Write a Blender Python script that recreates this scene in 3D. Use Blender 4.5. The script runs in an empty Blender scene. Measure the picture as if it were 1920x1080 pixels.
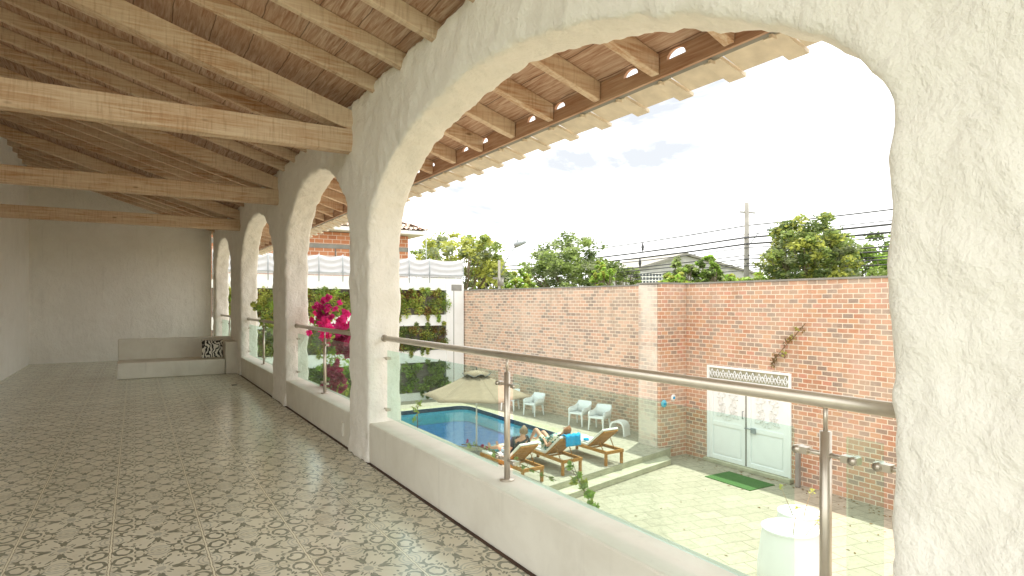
import bpy, bmesh, math, random
from mathutils import Vector, Matrix, noise as mnoise
R = math.radians
random.seed(7)
C = bpy.context.scene.collection
sc = bpy.context.scene

# ---------------------------------------------------------------- camera, world, sun, exposure
YAW = 31.58
cd = bpy.data.cameras.new('camera'); cam = bpy.data.objects.new('camera', cd); C.objects.link(cam)
cam.location = (0, 0, 1.5); cam.rotation_euler = (R(90), 0, -R(YAW))
cd.sensor_width = 36; cd.lens = 1150 / 1920 * 36; cd.shift_y = 28 / 1920
cd.clip_start = .05; cd.clip_end = 2000
sc.camera = cam
SUN = Vector((0.22, 0.13, 0.96)).normalized()
W = bpy.data.worlds.new('World'); sc.world = W; W.use_nodes = True
wn = W.node_tree; wn.nodes.clear()
def wnode(t, **k):
    n = wn.nodes.new(t)
    for a, b in k.items(): setattr(n, a, b)
    return n
sky = wnode('ShaderNodeTexSky', sky_type='NISHITA', sun_disc=False)
sky.sun_elevation = math.asin(SUN.z); sky.sun_rotation = math.atan2(SUN.x, SUN.y)
sky.dust_density = 2.5
tc = wnode('ShaderNodeTexCoord')
mp = wnode('ShaderNodeMapping'); mp.inputs['Scale'].default_value = (1.6, 1.6, 4.5)
nz = wnode('ShaderNodeTexNoise'); nz.inputs['Scale'].default_value = 1.5; nz.inputs['Detail'].default_value = 8
nz.inputs['Roughness'].default_value = .58; nz.inputs['Distortion'].default_value = .5
rp = wnode('ShaderNodeValToRGB'); rp.color_ramp.elements[0].position = .33; rp.color_ramp.elements[1].position = .56
rp.color_ramp.elements[0].color = (0, 0, 0, 1)
mx = wnode('ShaderNodeMix', data_type='RGBA'); mx.inputs['B'].default_value = (8.0, 8.0, 7.8, 1)
bg = wnode('ShaderNodeBackground'); bg.inputs['Strength'].default_value = .11
wo = wnode('ShaderNodeOutputWorld')
wn.links.new(tc.outputs['Generated'], mp.inputs['Vector']); wn.links.new(mp.outputs[0], nz.inputs['Vector'])
wn.links.new(nz.outputs['Fac'], rp.inputs['Fac']); wn.links.new(rp.outputs['Color'], mx.inputs['Factor'])
m0 = wnode('ShaderNodeMix', data_type='RGBA'); m0.inputs['Factor'].default_value = .93; m0.inputs['B'].default_value = (2.35, 2.4, 2.45, 1)
wn.links.new(sky.outputs[0], m0.inputs['A']); wn.links.new(m0.outputs['Result'], mx.inputs['A']); wn.links.new(mx.outputs['Result'], bg.inputs['Color'])
wn.links.new(bg.outputs[0], wo.inputs['Surface'])
sd = bpy.data.lights.new('sun', 'SUN'); sd.energy = 2.0; sd.angle = R(.6); sd.color = (1, .94, .84)
so = bpy.data.objects.new('sun', sd); C.objects.link(so)
so.rotation_euler = SUN.to_track_quat('Z', 'Y').to_euler()
vs = sc.view_settings
vs.view_transform = 'Standard'; vs.look = 'None'; vs.gamma = 1; vs.use_curve_mapping = False
vs.exposure = 1.75
sc.cycles.max_bounces = 12; sc.cycles.diffuse_bounces = 8; sc.cycles.transparent_max_bounces = 24
sc.cycles.sample_clamp_indirect = 6

# ---------------------------------------------------------------- material helpers
class NT:
    def __init__(s, name):
        s.mat = bpy.data.materials.new(name); s.mat.use_nodes = True
        s.t = s.mat.node_tree; s.t.nodes.clear()
        s.out = s.n('ShaderNodeOutputMaterial'); s.p = s.n('ShaderNodeBsdfPrincipled')
        s.l(s.p.outputs[0], s.out.inputs['Surface']); s._oc = None
    def n(s, t, **k):
        x = s.t.nodes.new(t)
        for a, b in k.items(): setattr(x, a, b)
        return x
    def l(s, a, b): s.t.links.new(a, b)
    def put(s, sock, v):
        if isinstance(v, bpy.types.NodeSocket): s.l(v, sock)
        elif isinstance(v, tuple) and len(v) == 3 and sock.type == 'RGBA': sock.default_value = (*v, 1)
        else: sock.default_value = v
    def m(s, op, a, b=0.0, c=None):
        x = s.n('ShaderNodeMath', operation=op); s.put(x.inputs[0], a); s.put(x.inputs[1], b)
        if c is not None: s.put(x.inputs[2], c)
        return x.outputs[0]
    def oc(s):
        if not s._oc: s._oc = s.n('ShaderNodeTexCoord').outputs['Object']
        return s._oc
    def mapp(s, scale=(1, 1, 1), rot=(0, 0, 0), loc=(0, 0, 0), vec=None):
        x = s.n('ShaderNodeMapping'); s.l(vec or s.oc(), x.inputs['Vector'])
        x.inputs['Scale'].default_value = scale; x.inputs['Rotation'].default_value = rot; x.inputs['Location'].default_value = loc
        return x.outputs[0]
    def noise(s, scale, detail=4, rough=.5, dist=0, vec=None, out='Fac'):
        x = s.n('ShaderNodeTexNoise'); s.l(vec or s.oc(), x.inputs['Vector'])
        x.inputs['Scale'].default_value = scale; x.inputs['Detail'].default_value = detail
        x.inputs['Roughness'].default_value = rough; x.inputs['Distortion'].default_value = dist
        return x.outputs[out]
    def ramp(s, fac, *st, interp='LINEAR'):
        x = s.n('ShaderNodeValToRGB'); s.l(fac, x.inputs[0]); cr = x.color_ramp; cr.interpolation = interp
        while len(cr.elements) < len(st): cr.elements.new(.5)
        for e, (p, c) in zip(cr.elements, st):
            e.position = p; e.color = (c, c, c, 1) if isinstance(c, (int, float)) else (*c, 1)
        return x.outputs[0]
    def mix(s, f, a, b, bt='MIX'):
        x = s.n('ShaderNodeMix', data_type='RGBA', blend_type=bt)
        s.put(x.inputs['Factor'], f); s.put(x.inputs['A'], a); s.put(x.inputs['B'], b)
        return x.outputs['Result']
    def bump(s, h, strength=.3, dist=.01):
        x = s.n('ShaderNodeBump'); s.l(h, x.inputs['Height'])
        x.inputs['Strength'].default_value = strength; x.inputs['Distance'].default_value = dist
        s.l(x.outputs[0], s.p.inputs['Normal'])
    def fin(s, col, rough=.6, metal=0, spec=.5):
        s.put(s.p.inputs['Base Color'], col); s.put(s.p.inputs['Roughness'], rough)
        s.put(s.p.inputs['Metallic'], metal); s.p.inputs['Specular IOR Level'].default_value = spec
        return s.mat

def simple(name, col, rough=.5, metal=0, var=.12, scale=6, bump=0):
    t = NT(name); f = t.noise(scale, 5)
    c = t.mix(t.ramp(f, (.3, 0), (.7, 1)), tuple(x * (1 - var) for x in col), tuple(min(1, x * (1 + var)) for x in col))
    if bump: t.bump(t.noise(scale * 6, 3), bump, .005)
    return t.fin(c, rough, metal)

def plaster(name, base, dirt, amt=.35, bumpd=.02, lumps=True):
    t = NT(name)
    f = t.noise(2.2, 6, .6, .4); g = t.noise(11, 6, .65, .3)
    c = t.mix(t.ramp(f, (.38, 0), (.72, amt)), base, dirt)
    c = t.mix(t.ramp(g, (.56, 0), (.8, .35)), c, dirt)
    dr = t.noise(1.0, 4, .6, .2, t.mapp((9, 9, .7)))
    c = t.mix(t.ramp(dr, (.60, 0), (.78, .30)), c, tuple(x * .72 for x in dirt))
    if lumps:
        h = t.m('ADD', t.noise(7, 6, .6, .35, t.mapp((1, 1, .7), (.5, .3, 0))), t.m('MULTIPLY', t.noise(30, 4, .6, .2), .4))
        t.bump(h, .7, bumpd * 1.3)
    else: t.bump(t.noise(14, 4), .12, .01)
    return t.fin(c, .85, 0, .25)

def wood(name, dark, light, axis, amt=.55, cross=True, rough=.75):
    t = NT(name)
    sc_ = [22, 22, 22]; sc_[axis] = 1.2
    f = t.noise(1.6, 6, .65, .6, t.mapp(tuple(sc_)))
    big = t.noise(1.3, 3, .5)
    c = t.mix(t.ramp(f, (.36, 0), (.66, 1)), dark, light)
    c = t.mix(t.ramp(big, (.35, 0), (.65, amt)), c, light)
    h = f
    if cross:
        s2 = [5, 5, 5]; s2[axis] = 55
        g = t.noise(1.0, 3, .5, 0, t.mapp(tuple(s2)))
        c = t.mix(t.ramp(g, (.52, 0), (.74, .38)), c, tuple(x * .65 for x in dark))
        c = t.mix(t.ramp(g, (.28, .3), (.44, 0)), c, light)
        kn = t.n('ShaderNodeTexVoronoi'); kv = [3.2, 3.2, 3.2]; kv[axis] = 1.1; t.l(t.mapp(tuple(kv)), kn.inputs['Vector']); kn.inputs['Scale'].default_value = 1.6
        c = t.mix(t.ramp(kn.outputs['Distance'], (.035, .8), (.09, 0)), c, tuple(x * .4 for x in dark))
        h = t.m('ADD', f, g)
    t.bump(h, .4, .006)
    return t.fin(c, rough, 0, .3)

def brick(name, ramp, mortar, wh, ux, uz, rot=None, white=.0, bw=.25, rh=.115):
    """brick laid in the (u, z) plane; u is world x or y"""
    t = NT(name)
    sx = t.n('ShaderNodeSeparateXYZ'); t.l(t.oc(), sx.inputs[0])
    cx = t.n('ShaderNodeCombineXYZ'); t.l(sx.outputs[ux], cx.inputs[0]); t.l(sx.outputs[2], cx.inputs[1])
    wob = t.noise(3.0, 2, .5, 0, out='Color')
    v = t.n('ShaderNodeVectorMath', operation='MULTIPLY_ADD'); t.l(wob, v.inputs[0]); v.inputs[1].default_value = (.02, .02, 0); t.l(cx.outputs[0], v.inputs[2])
    b = t.n('ShaderNodeTexBrick'); t.l(v.outputs[0], b.inputs['Vector'])
    for k, x in (('Scale', 1), ('Mortar Size', .0125), ('Mortar Smooth', .3), ('Bias', 0), ('Brick Width', bw), ('Row Height', rh)): b.inputs[k].default_value = x
    b.inputs['Color1'].default_value = (0, 0, 0, 1); b.inputs['Color2'].default_value = (1, 1, 1, 1); b.inputs['Mortar'].default_value = (0, 0, 0, 1)
    bc = t.ramp(b.outputs['Color'], *ramp)
    bc = t.mix(t.ramp(t.noise(30, 4, .6), (.4, 0), (.75, .35)), bc, (.5, .38, .29))
    wht = t.noise(.7, 5, .6, .5)
    bc = t.mix(t.ramp(wht, (.40, white * .35), (.62, white)), bc, wh)
    bc = t.mix(t.ramp(t.noise(5, 5, .7, .3), (.58, 0), (.75, .6 * min(1, white + .3))), bc, wh)
    mm = t.mix(t.ramp(t.noise(2.5, 5, .65), (.4, 0), (.7, .5)), mortar, tuple(x * .72 for x in mortar))
    c = t.mix(b.outputs['Fac'], bc, mm)
    c = t.mix(t.ramp(t.noise(1.0, 5, .6, .3, t.mapp((2.2, 2.2, .35))), (.56, 0), (.74, .45)), c, (.30, .22, .16))
    t.bump(t.m('SUBTRACT', t.m('MULTIPLY', t.noise(40, 4), .35), b.outputs['Fac']), .6, .012)
    return t.fin(c, .9, 0, .2)

def leafmat(name, col, var=.35, trans=.3):
    t = NT(name); f = t.noise(2.5, 3)
    c = t.mix(t.ramp(f, (.35, 0), (.65, 1)), tuple(x * (1 - var) for x in col), tuple(x * (1 + var) for x in col))
    t.fin(c, .55, 0, .3)
    tr = t.n('ShaderNodeBsdfTranslucent'); t.l(c, tr.inputs[0])
    mixs = t.n('ShaderNodeMixShader'); mixs.inputs[0].default_value = trans
    t.l(t.p.outputs[0], mixs.inputs[1]); t.l(tr.outputs[0], mixs.inputs[2]); t.l(mixs.outputs[0], t.out.inputs['Surface'])
    return t.mat

def glassy(name, tint, ior=1.45, rough=.02, refl=1.0, wave=False):
    t = NT(name); t.t.nodes.remove(t.p)
    tr = t.n('ShaderNodeBsdfTransparent'); tr.inputs[0].default_value = (*tint, 1)
    gl = t.n('ShaderNodeBsdfGlossy'); gl.inputs['Roughness'].default_value = rough
    gl.inputs['Color'].default_value = (.95, 1, .98, 1)
    fr = t.n('ShaderNodeFresnel'); fr.inputs['IOR'].default_value = ior
    if wave:
        b = t.n('ShaderNodeBump'); t.l(t.noise(5, 3, .5, .3), b.inputs['Height']); b.inputs['Strength'].default_value = .12; b.inputs['Distance'].default_value = .04
        t.l(b.outputs[0], gl.inputs['Normal']); t.l(b.outputs[0], fr.inputs['Normal'])
    mixs = t.n('ShaderNodeMixShader'); t.l(t.m('MULTIPLY', fr.outputs[0], refl), mixs.inputs[0])
    t.l(tr.outputs[0], mixs.inputs[1]); t.l(gl.outputs[0], mixs.inputs[2]); t.l(mixs.outputs[0], t.out.inputs['Surface'])
    return t.mat

# ---------------------------------------------------------------- materials
M = {}
M['plaster'] = plaster('rough white plaster', (.86, .84, .77), (.68, .65, .57), .35, .03)
M['smooth'] = plaster('smooth white plaster', (.74, .72, .63), (.58, .55, .46), .6, .01, False)
M['white'] = plaster('white painted render', (.78, .79, .77), (.66, .65, .6), .35, .005, False)
M['rafter'] = wood('whitewashed rafter wood', (.42, .21, .10), (.72, .60, .45), 0, .6)
M['beam'] = wood('whitewashed beam wood', (.46, .24, .11), (.74, .61, .45), 0, .6)
M['fascia'] = wood('brown fascia wood', (.34, .17, .10), (.55, .38, .27), 1, .3, False)
M['teak'] = wood('oiled lounger wood', (.28, .11, .02), (.46, .22, .05), 1, .3, False, .5)
M['teakx'] = wood('oiled lounger slats', (.28, .11, .02), (.46, .22, .05), 0, .3, False, .5)
M['tile_under'] = simple('pale underside of eave tiles', (.68, .60, .48), .8, 0, .12, 9, .2)
M['steel'] = simple('brushed stainless steel', (.56, .51, .43), .33, .75, .06, 20)
M['darkmetal'] = simple('dark metal', (.10, .10, .10), .45, .6)
M['glass'] = glassy('green tinted balustrade glass', (.865, .955, .925), 1.35, .01, .22)
M['water'] = glassy('pool water', (.60, .90, .95), 1.33, .02, .38, True)
M['plastic'] = simple('white moulded plastic', (.84, .85, .85), .35, 0, .02, 4)
M['cushion'] = simple('off white lounger cushion', (.80, .79, .74), .9, 0, .05, 8, .2)
M['canvas'] = simple('beige umbrella canvas', (.27, .205, .14), .9, 0, .06, 5, .1)
M['bluetowel'] = simple('bright blue towel', (.01, .32, .62), .95, 0, .15, 25, .6)
M['paleblue'] = simple('pale blue towel', (.16, .50, .62), .95, 0, .12, 25, .4)
M['matgreen'] = simple('green artificial grass mat', (.055, .13, .03), .95, 0, .4, 60, .8)
M['bark'] = simple('tree bark', (.20, .16, .11), .9, 0, .3, 9, .5)
M['stem'] = simple('brown plant stem', (.22, .15, .08), .8, 0, .2, 9)
M['leafA'] = leafmat('mid green leaves', (.26, .34, .10), .3, .45); M['leafB'] = leafmat('dark green leaves', (.12, .17, .055), .3, .4)
M['leafC'] = leafmat('yellow green leaves', (.42, .45, .10), .25, .45); M['leafD'] = leafmat('bright green leaves', (.32, .48, .09), .25, .45)
M['leafE'] = leafmat('reddish leaves', (.22, .13, .04)); M['leafF'] = leafmat('grey green leaves', (.27, .31, .17), .3, .4)
M['magenta'] = leafmat('magenta bracts', (.80, .05, .30), .3); M['pinkred'] = leafmat('dusky pink bracts', (.45, .05, .14), .25)
M['skin'] = simple('skin', (.55, .30, .20), .5, 0, .06, 8); M['hair'] = simple('grey brown hair', (.22, .15, .09), .7, 0, .3, 60)
M['hairf'] = simple('auburn hair', (.30, .12, .05), .7, 0, .3, 60)
M['shirt'] = simple('dark grey shirt cloth', (.045, .05, .055), .9, 0, .2, 20, .2)
M['shorts'] = simple('pale blue shorts cloth', (.35, .48, .55), .9, 0, .15, 20, .2)
t = NT('patterned swim cloth'); vv = t.n('ShaderNodeTexVoronoi'); t.l(t.oc(), vv.inputs['Vector']); vv.inputs['Scale'].default_value = 22
M['patterned'] = t.fin(t.ramp(vv.outputs['Color'], (0, (.05, .10, .04)), (.35, (.65, .6, .45)), (.6, (.1, .3, .35)), (.8, (.6, .55, .4)), interp='CONSTANT'), .85)
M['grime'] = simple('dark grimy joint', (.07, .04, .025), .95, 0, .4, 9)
M['concrete'] = simple('grey concrete', (.26, .25, .22), .85, 0, .15, 3, .2)
M['greymetal'] = simple('grey painted metal', (.30, .33, .34), .5, .3)
M['wire'] = simple('black cable', (.07, .07, .075), .6)
M['roof_tile'] = simple('weathered clay tiles', (.50, .38, .30), .85, 0, .4, 2.5, .3)
M['warehouse'] = simple('grey warehouse cladding', (.42, .42, .40), .8, 0, .15, 1)
M['paneback'] = wood('weathered dark slats', (.12, .10, .085), (.26, .23, .20), 0, .3, False, .9)
M['backsteel'] = simple('dark window glass', (.10, .12, .13), .25, 0, .3, 1)
# cloth screen
M['screen'] = simple('white canvas screen', (.60, .60, .61), .9, 0, .03, 3, .1)
BR = ((0, (.40, .13, .055)), (.22, (.50, .20, .09)), (.40, (.33, .15, .09)), (.55, (.53, .25, .11)), (.68, (.17, .12, .10)), (.82, (.28, .20, .16)), (1, (.52, .17, .10)))
MORT = (.78, .66, .53)
BL = ((0, (.60, .34, .23)), (.2, (.48, .30, .22)), (.34, (.20, .15, .13)), (.44, (.34, .24, .18)), (.56, (.62, .38, .26)), (.70, (.56, .31, .21)), (.80, (.26, .19, .16)), (.9, (.40, .27, .20)), (1, (.62, .36, .26)))
M['brick_gate'] = brick('red brick with cream joints', BR, MORT, (.74, .60, .48), 1, 2, white=.42)
M['brick_return'] = brick('orange brick return', BR, MORT, (.74, .61, .49), 0, 2, white=.42)
M['brick_long'] = brick('limewashed brick', BL, (.78, .68, .54), (.76, .66, .53), 1, 2, white=.30)
M['brick_pier'] = brick('heavily limewashed brick', BL, (.78, .71, .60), (.80, .75, .66), 1, 2, white=.75)
BH = ((0, (.50, .17, .07)), (.5, (.55, .22, .10)), (1, (.42, .14, .06)))
M['brick_house'] = brick('new orange brick', BH, (.74, .66, .55), (.6, .4, .3), 0, 2, white=.05, bw=.42, rh=.2)

# ceiling: woven mat boards
t = NT('whitewashed mat ceiling')
f = t.noise(1.0, 6, .65, .8, t.mapp((46, 3.0, 4)))
g = t.noise(1.1, 4, .55, .3)
c = t.mix(t.ramp(f, (.34, 0), (.66, 1)), (.30, .15, .085), (.62, .47, .36))
c = t.mix(t.ramp(g, (.4, 0), (.7, .5)), c, (.50, .31, .21))
sx = t.n('ShaderNodeSeparateXYZ'); t.l(t.oc(), sx.inputs[0])
w = t.m('ADD', t.m('MULTIPLY', sx.outputs[0], 3.3), t.m('MULTIPLY', t.noise(3, 2), .14))
seam = t.m('LESS_THAN', t.m('FRACT', w), .028)
c = t.mix(t.m('MULTIPLY', seam, .7), c, (.10, .055, .035))
t.bump(t.m('SUBTRACT', f, seam), .5, .01)
M['mat'] = t.fin(c, .9, 0, .2)

# stone paving
def paving(name, a, b, joint, size, bumpy=.25):
    t = NT(name)
    br = t.n('ShaderNodeTexBrick'); t.l(t.mapp((1, 1, 1), (0, 0, R(13))), br.inputs['Vector'])
    for k, x in (('Scale', 1), ('Mortar Size', .011), ('Mortar Smooth', .4), ('Brick Width', size[0]), ('Row Height', size[1])): br.inputs[k].default_value = x
    br.inputs['Color1'].default_value = (*a, 1); br.inputs['Color2'].default_value = (*b, 1); br.inputs['Mortar'].default_value = (*joint, 1)
    c = t.mix(t.ramp(t.noise(9, 6, .7, .6), (.45, 0), (.66, .75)), br.outputs['Color'], tuple(x * .62 for x in a))
    c = t.mix(t.ramp(t.noise(.6, 4, .6), (.4, 0), (.7, .35)), c, (.38, .36, .27))
    t.bump(t.m('SUBTRACT', t.noise(14, 5, .65), br.outputs['Fac']), bumpy, .01)
    return t.fin(c, .8, 0, .3)
M['courtyard'] = paving('pale stone paving', (.40, .355, .27), (.335, .295, .22), (.17, .145, .10), (.6, .4))
M['deck'] = paving('cream stone deck', (.42, .38, .30), (.375, .335, .265), (.24, .21, .16), (.8, .5), .12)
M['coping'] = paving('greenish cream coping', (.45, .44, .30), (.41, .40, .27), (.3, .28, .2), (.5, .5), .12)
M['step'] = simple('worn stone step', (.42, .40, .29), .85, 0, .15, 4, .2)
M['earth'] = simple('dusty ground with grass', (.16, .17, .08), .95, 0, .3, .2)
def mosaic(name, a, b, joint, s):
    t = NT(name); sx = t.n('ShaderNodeSeparateXYZ'); t.l(t.oc(), sx.inputs[0])
    v = t.n('ShaderNodeTexVoronoi'); v.inputs['Scale'].default_value = s; v.inputs['Randomness'].default_value = .15; t.l(t.oc(), v.inputs['Vector'])
    c = t.mix(v.outputs['Color'], a, b)
    c = t.mix(t.ramp(t.noise(1.2, 3), (.35, 0), (.7, .4)), c, b)
    return t.fin(c, .4)
M['pool_aqua'] = mosaic('aqua pool plaster', (.28, .70, .70), (.34, .76, .76), (.5, .6, .6), 8)
M['pool_blue'] = mosaic('blue mosaic pool floor', (.025, .085, .25), (.04, .13, .32), (.1, .2, .3), 12)
M['band'] = mosaic('navy waterline tile', (.012, .03, .05), (.025, .05, .08), (.1, .1, .1), 9)

# patterned cement floor tile
t = NT('patterned cement floor tile')
sx = t.n('ShaderNodeSeparateXYZ'); t.l(t.oc(), sx.inputs[0])
wob = t.m('MULTIPLY', t.m('SUBTRACT', t.noise(22, 2), .5), .03)
p = t.m('ADD', t.m('SUBTRACT', t.m('FRACT', t.m('DIVIDE', t.m('SUBTRACT', sx.outputs[0], 1.375 - 5), .5)), .5), wob)
q = t.m('SUBTRACT', t.m('SUBTRACT', t.m('FRACT', t.m('DIVIDE', t.m('SUBTRACT', sx.outputs[1], 3.685 - 6.1), .61)), .5), wob)
ap = t.m('ABSOLUTE', p); aq = t.m('ABSOLUTE', q)
a = t.m('MAXIMUM', ap, aq); b = t.m('MINIMUM', ap, aq)
def ell(cx, cy, ra, rb, rot=0.0, soft=.12):
    co, si = math.cos(R(rot)), math.sin(R(rot))
    dx = t.m('SUBTRACT', a, cx); dy = t.m('SUBTRACT', b, cy)
    u = t.m('ADD', t.m('MULTIPLY', dx, co / ra), t.m('MULTIPLY', dy, si / ra))
    v = t.m('ADD', t.m('MULTIPLY', dx, -si / rb), t.m('MULTIPLY', dy, co / rb))
    r = t.m('ADD', t.m('MULTIPLY', u, u), t.m('MULTIPLY', v, v))
    return t.m('LESS_THAN', r, 1.0)
def MX(*xs):
    r = xs[0]
    for x in xs[1:]: r = t.m('MAXIMUM', r, x)
    return r
def MINUS(x, y): return t.m('MULTIPLY', x, t.m('SUBTRACT', 1.0, y))
dark = MX(ell(.20, 0, .070, .022), ell(.215, .040, .055, .017, 28), ell(.15, .02, .045, .016, 12),
          ell(.105, .075, .036, .011, 52),
          MINUS(ell(.335, .165, .088, .088), ell(.310, .158, .076, .080)), ell(.352, .225, .030, .024), ell(.395, .205, .050, .015, -50), ell(.30, .10, .048, .014, 35),
          MINUS(ell(.395, .330, .082, .060, 20), ell(.378, .350, .070, .052, 20)), ell(.335, .320, .024, .018), ell(.27, .25, .030, .012, 45),
          ell(.452, .40, .020, .080, 22), ell(.40, .285, .022, .014), ell(.43, .14, .042, .014, -30), ell(.285, .045, .03, .010, 60),
          MINUS(ell(.455, .205, .062, .055), ell(.475, .21, .055, .047)), ell(.458, .245, .016, .012), ell(.26, .19, .016, .016))
gray = MX(ell(0, 0, .055, .055), MINUS(ell(.5, 0, .13, .13), ell(.5, 0, .112, .112)), MINUS(ell(.5, 0, .085, .085), ell(.5, .02, .066, .064)), ell(.5, 0, .03, .03),
          ell(.455, .07, .03, .012, 40), ell(.09, .03, .03, .008, 20))
grout = t.m('GREATER_THAN', a, .4905)
edge = t.m('MULTIPLY', t.m('GREATER_THAN', a, .482), t.m('SUBTRACT', 1.0, grout))
mott = t.noise(3, 6, .65, .4)
wear = t.ramp(t.noise(40, 4, .6), (.3, .72), (.6, .95))
cell = t.n('ShaderNodeTexWhiteNoise', noise_dimensions='2D'); cc = t.n('ShaderNodeCombineXYZ')
t.l(t.m('FLOOR', t.m('DIVIDE', t.m('SUBTRACT', sx.outputs[0], 1.375 - 5), .5)), cc.inputs[0]); t.l(t.m('FLOOR', t.m('DIVIDE', t.m('SUBTRACT', sx.outputs[1], 3.685 - 6.1), .61)), cc.inputs[1]); t.l(cc.outputs[0], cell.inputs[0])
base = t.mix(t.ramp(mott, (.35, 0), (.7, 1)), (.80, .71, .60), (.70, .61, .50))
base = t.mix(t.m('MULTIPLY', cell.outputs[0], .28), base, (.42, .36, .28))
base = t.mix(t.ramp(t.noise(14, 5, .7, .5), (.55, 0), (.75, .35)), base, (.40, .33, .25))
c = t.mix(t.m('MULTIPLY', gray, .5), base, (.24, .25, .24))
c = t.mix(t.m('MULTIPLY', dark, wear), c, (.155, .15, .11))
c = t.mix(t.m('MULTIPLY', edge, .75), c, (.22, .16, .10))
c = t.mix(t.m('MULTIPLY', grout, .9), c, (.80, .71, .57))
t.bump(t.m('SUBTRACT', t.m('MULTIPLY', t.noise(30, 3), .3), grout), .15, .004)
t.p.inputs['Coat Weight'].default_value = .75; t.p.inputs['Coat Roughness'].default_value = .16; t.p.inputs['Coat Tint'].default_value = (.93, 1, .95, 1)
M['tile'] = t.fin(c, t.ramp(t.noise(5, 6, .7, .5), (.3, .28), (.7, .6)), 0, .5)

# black and white cushion pattern
t = NT('black and white cushion print'); v = t.n('ShaderNodeTexWave'); v.wave_type = 'BANDS'; t.l(t.oc(), v.inputs['Vector'])
v.inputs['Scale'].default_value = 4; v.inputs['Distortion'].default_value = 14; v.inputs['Detail Scale'].default_value = 1.5
M['print'] = t.fin(t.ramp(v.outputs['Fac'], (.45, (.03, .03, .03)), (.5, (.72, .7, .62))), .9)

# ---------------------------------------------------------------- geometry helpers
class MB:
    def __init__(s): s.v = []; s.f = []; s.mi = []; s.sm = []
    def add(s, vs_, fs, mi=0, smooth=False):
        o = len(s.v); s.v += [tuple(x) for x in vs_]
        for f in fs: s.f.append([o + i for i in f]); s.mi.append(mi); s.sm.append(smooth)
        return s
    def box(s, lo, hi, mi=0, M_=None):
        x0, y0, z0 = lo; x1, y1, z1 = hi
        vv = [(x0, y0, z0), (x1, y0, z0), (x1, y1, z0), (x0, y1, z0), (x0, y0, z1), (x1, y0, z1), (x1, y1, z1), (x0, y1, z1)]
        if M_: vv = [M_ @ Vector(v) for v in vv]
        return s.add(vv, [(0, 3, 2, 1), (4, 5, 6, 7), (0, 1, 5, 4), (1, 2, 6, 5), (2, 3, 7, 6), (3, 0, 4, 7)], mi)
    def tube(s, pts, rad, n=8, mi=0, cap=True):
        pts = [Vector(p) for p in pts]; rads = rad if isinstance(rad, (list, tuple)) else [rad] * len(pts)
        vv = []; ff = []
        prev = None
        for i, p in enumerate(pts):
            d = (pts[min(i + 1, len(pts) - 1)] - pts[max(i - 1, 0)]).normalized()
            if prev is None:
                up = Vector((0, 0, 1)) if abs(d.z) < .9 else Vector((1, 0, 0))
                a_ = d.cross(up).normalized()
            else: a_ = (prev - d * prev.dot(d)).normalized()
            prev = a_; b_ = d.cross(a_)
            for k in range(n):
                th = 2 * math.pi * k / n
                vv.append(p + (a_ * math.cos(th) + b_ * math.sin(th)) * rads[i])
        for i in range(len(pts) - 1):
            for k in range(n):
                k2 = (k + 1) % n
                ff.append((i * n + k, i * n + k2, (i + 1) * n + k2, (i + 1) * n + k))
        if cap: ff.append(tuple(range(n))[::-1]); ff.append(tuple((len(pts) - 1) * n + k for k in range(n)))
        return s.add(vv, ff, mi, True)
    def lathe(s, prof, n=24, mi=0, c=(0, 0), fl=None):
        vv = []; ff = []
        for r, z in prof:
            for k in range(n):
                th = 2 * math.pi * k / n; rr = r * (1 + (fl * (k % 2) if fl else 0))
                vv.append((c[0] + rr * math.cos(th), c[1] + rr * math.sin(th), z))
        for i in range(len(prof) - 1):
            for k in range(n):
                k2 = (k + 1) % n; ff.append((i * n + k, i * n + k2, (i + 1) * n + k2, (i + 1) * n + k))
        return s.add(vv, ff, mi, True)
    def prism(s, poly, lo, hi, axis=0, mi=0):
        """poly of 2-D points extruded along axis"""
        def P(q, h):
            return {0: (h, q[0], q[1]), 1: (q[0], h, q[1]), 2: (q[0], q[1], h)}[axis]
        n = len(poly); vv = [P(q, lo) for q in poly] + [P(q, hi) for q in poly]
        ff = [tuple(range(n)), tuple(range(2 * n - 1, n - 1, -1))] + [(i, i + n, (i + 1) % n + n, (i + 1) % n) for i in range(n)]
        return s.add(vv, ff, mi)
    def xf(s, M_):
        s.v = [tuple(M_ @ Vector(v)) for v in s.v]; return s
    def build(s, name, mat, parent=None, bevel=0, fixn=True):
        me = bpy.data.meshes.new(name); me.from_pydata(s.v, [], s.f)
        for m_ in (mat if isinstance(mat, (list, tuple)) else [mat]): me.materials.append(m_)
        for p_, mi, sm in zip(me.polygons, s.mi, s.sm): p_.material_index = mi; p_.use_smooth = sm
        if fixn:
            bm = bmesh.new(); bm.from_mesh(me); bmesh.ops.recalc_face_normals(bm, faces=bm.faces); bm.to_mesh(me); bm.free()
        o = bpy.data.objects.new(name, me); C.objects.link(o)
        if parent: o.parent = parent
        if bevel:
            b_ = o.modifiers.new('bevel', 'BEVEL'); b_.width = bevel; b_.segments = 2; b_.limit_method = 'ANGLE'
        return o

def tag(o, label=None, cat=None, group=None, kind=None):
    if label: o['label'] = label
    if cat: o['category'] = cat
    if group: o['group'] = group
    if kind: o['kind'] = kind
    return o
def thing(name, label, cat, loc=(0, 0, 0), rz=0, group=None):
    o = bpy.data.objects.new(name, None); C.objects.link(o); o.location = loc; o.rotation_euler = (0, 0, rz)
    o.empty_display_size = .1
    return tag(o, label, cat, group)
def copy_tree(o, parent=None, skip=()):
    c_ = o.copy(); C.objects.link(c_); c_.parent = parent
    for ch in list(o.children):
        if ch.name.split('.')[0] not in skip: copy_tree(ch, c_, skip)
    return c_
def struct(o): o['kind'] = 'structure'; return o

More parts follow.
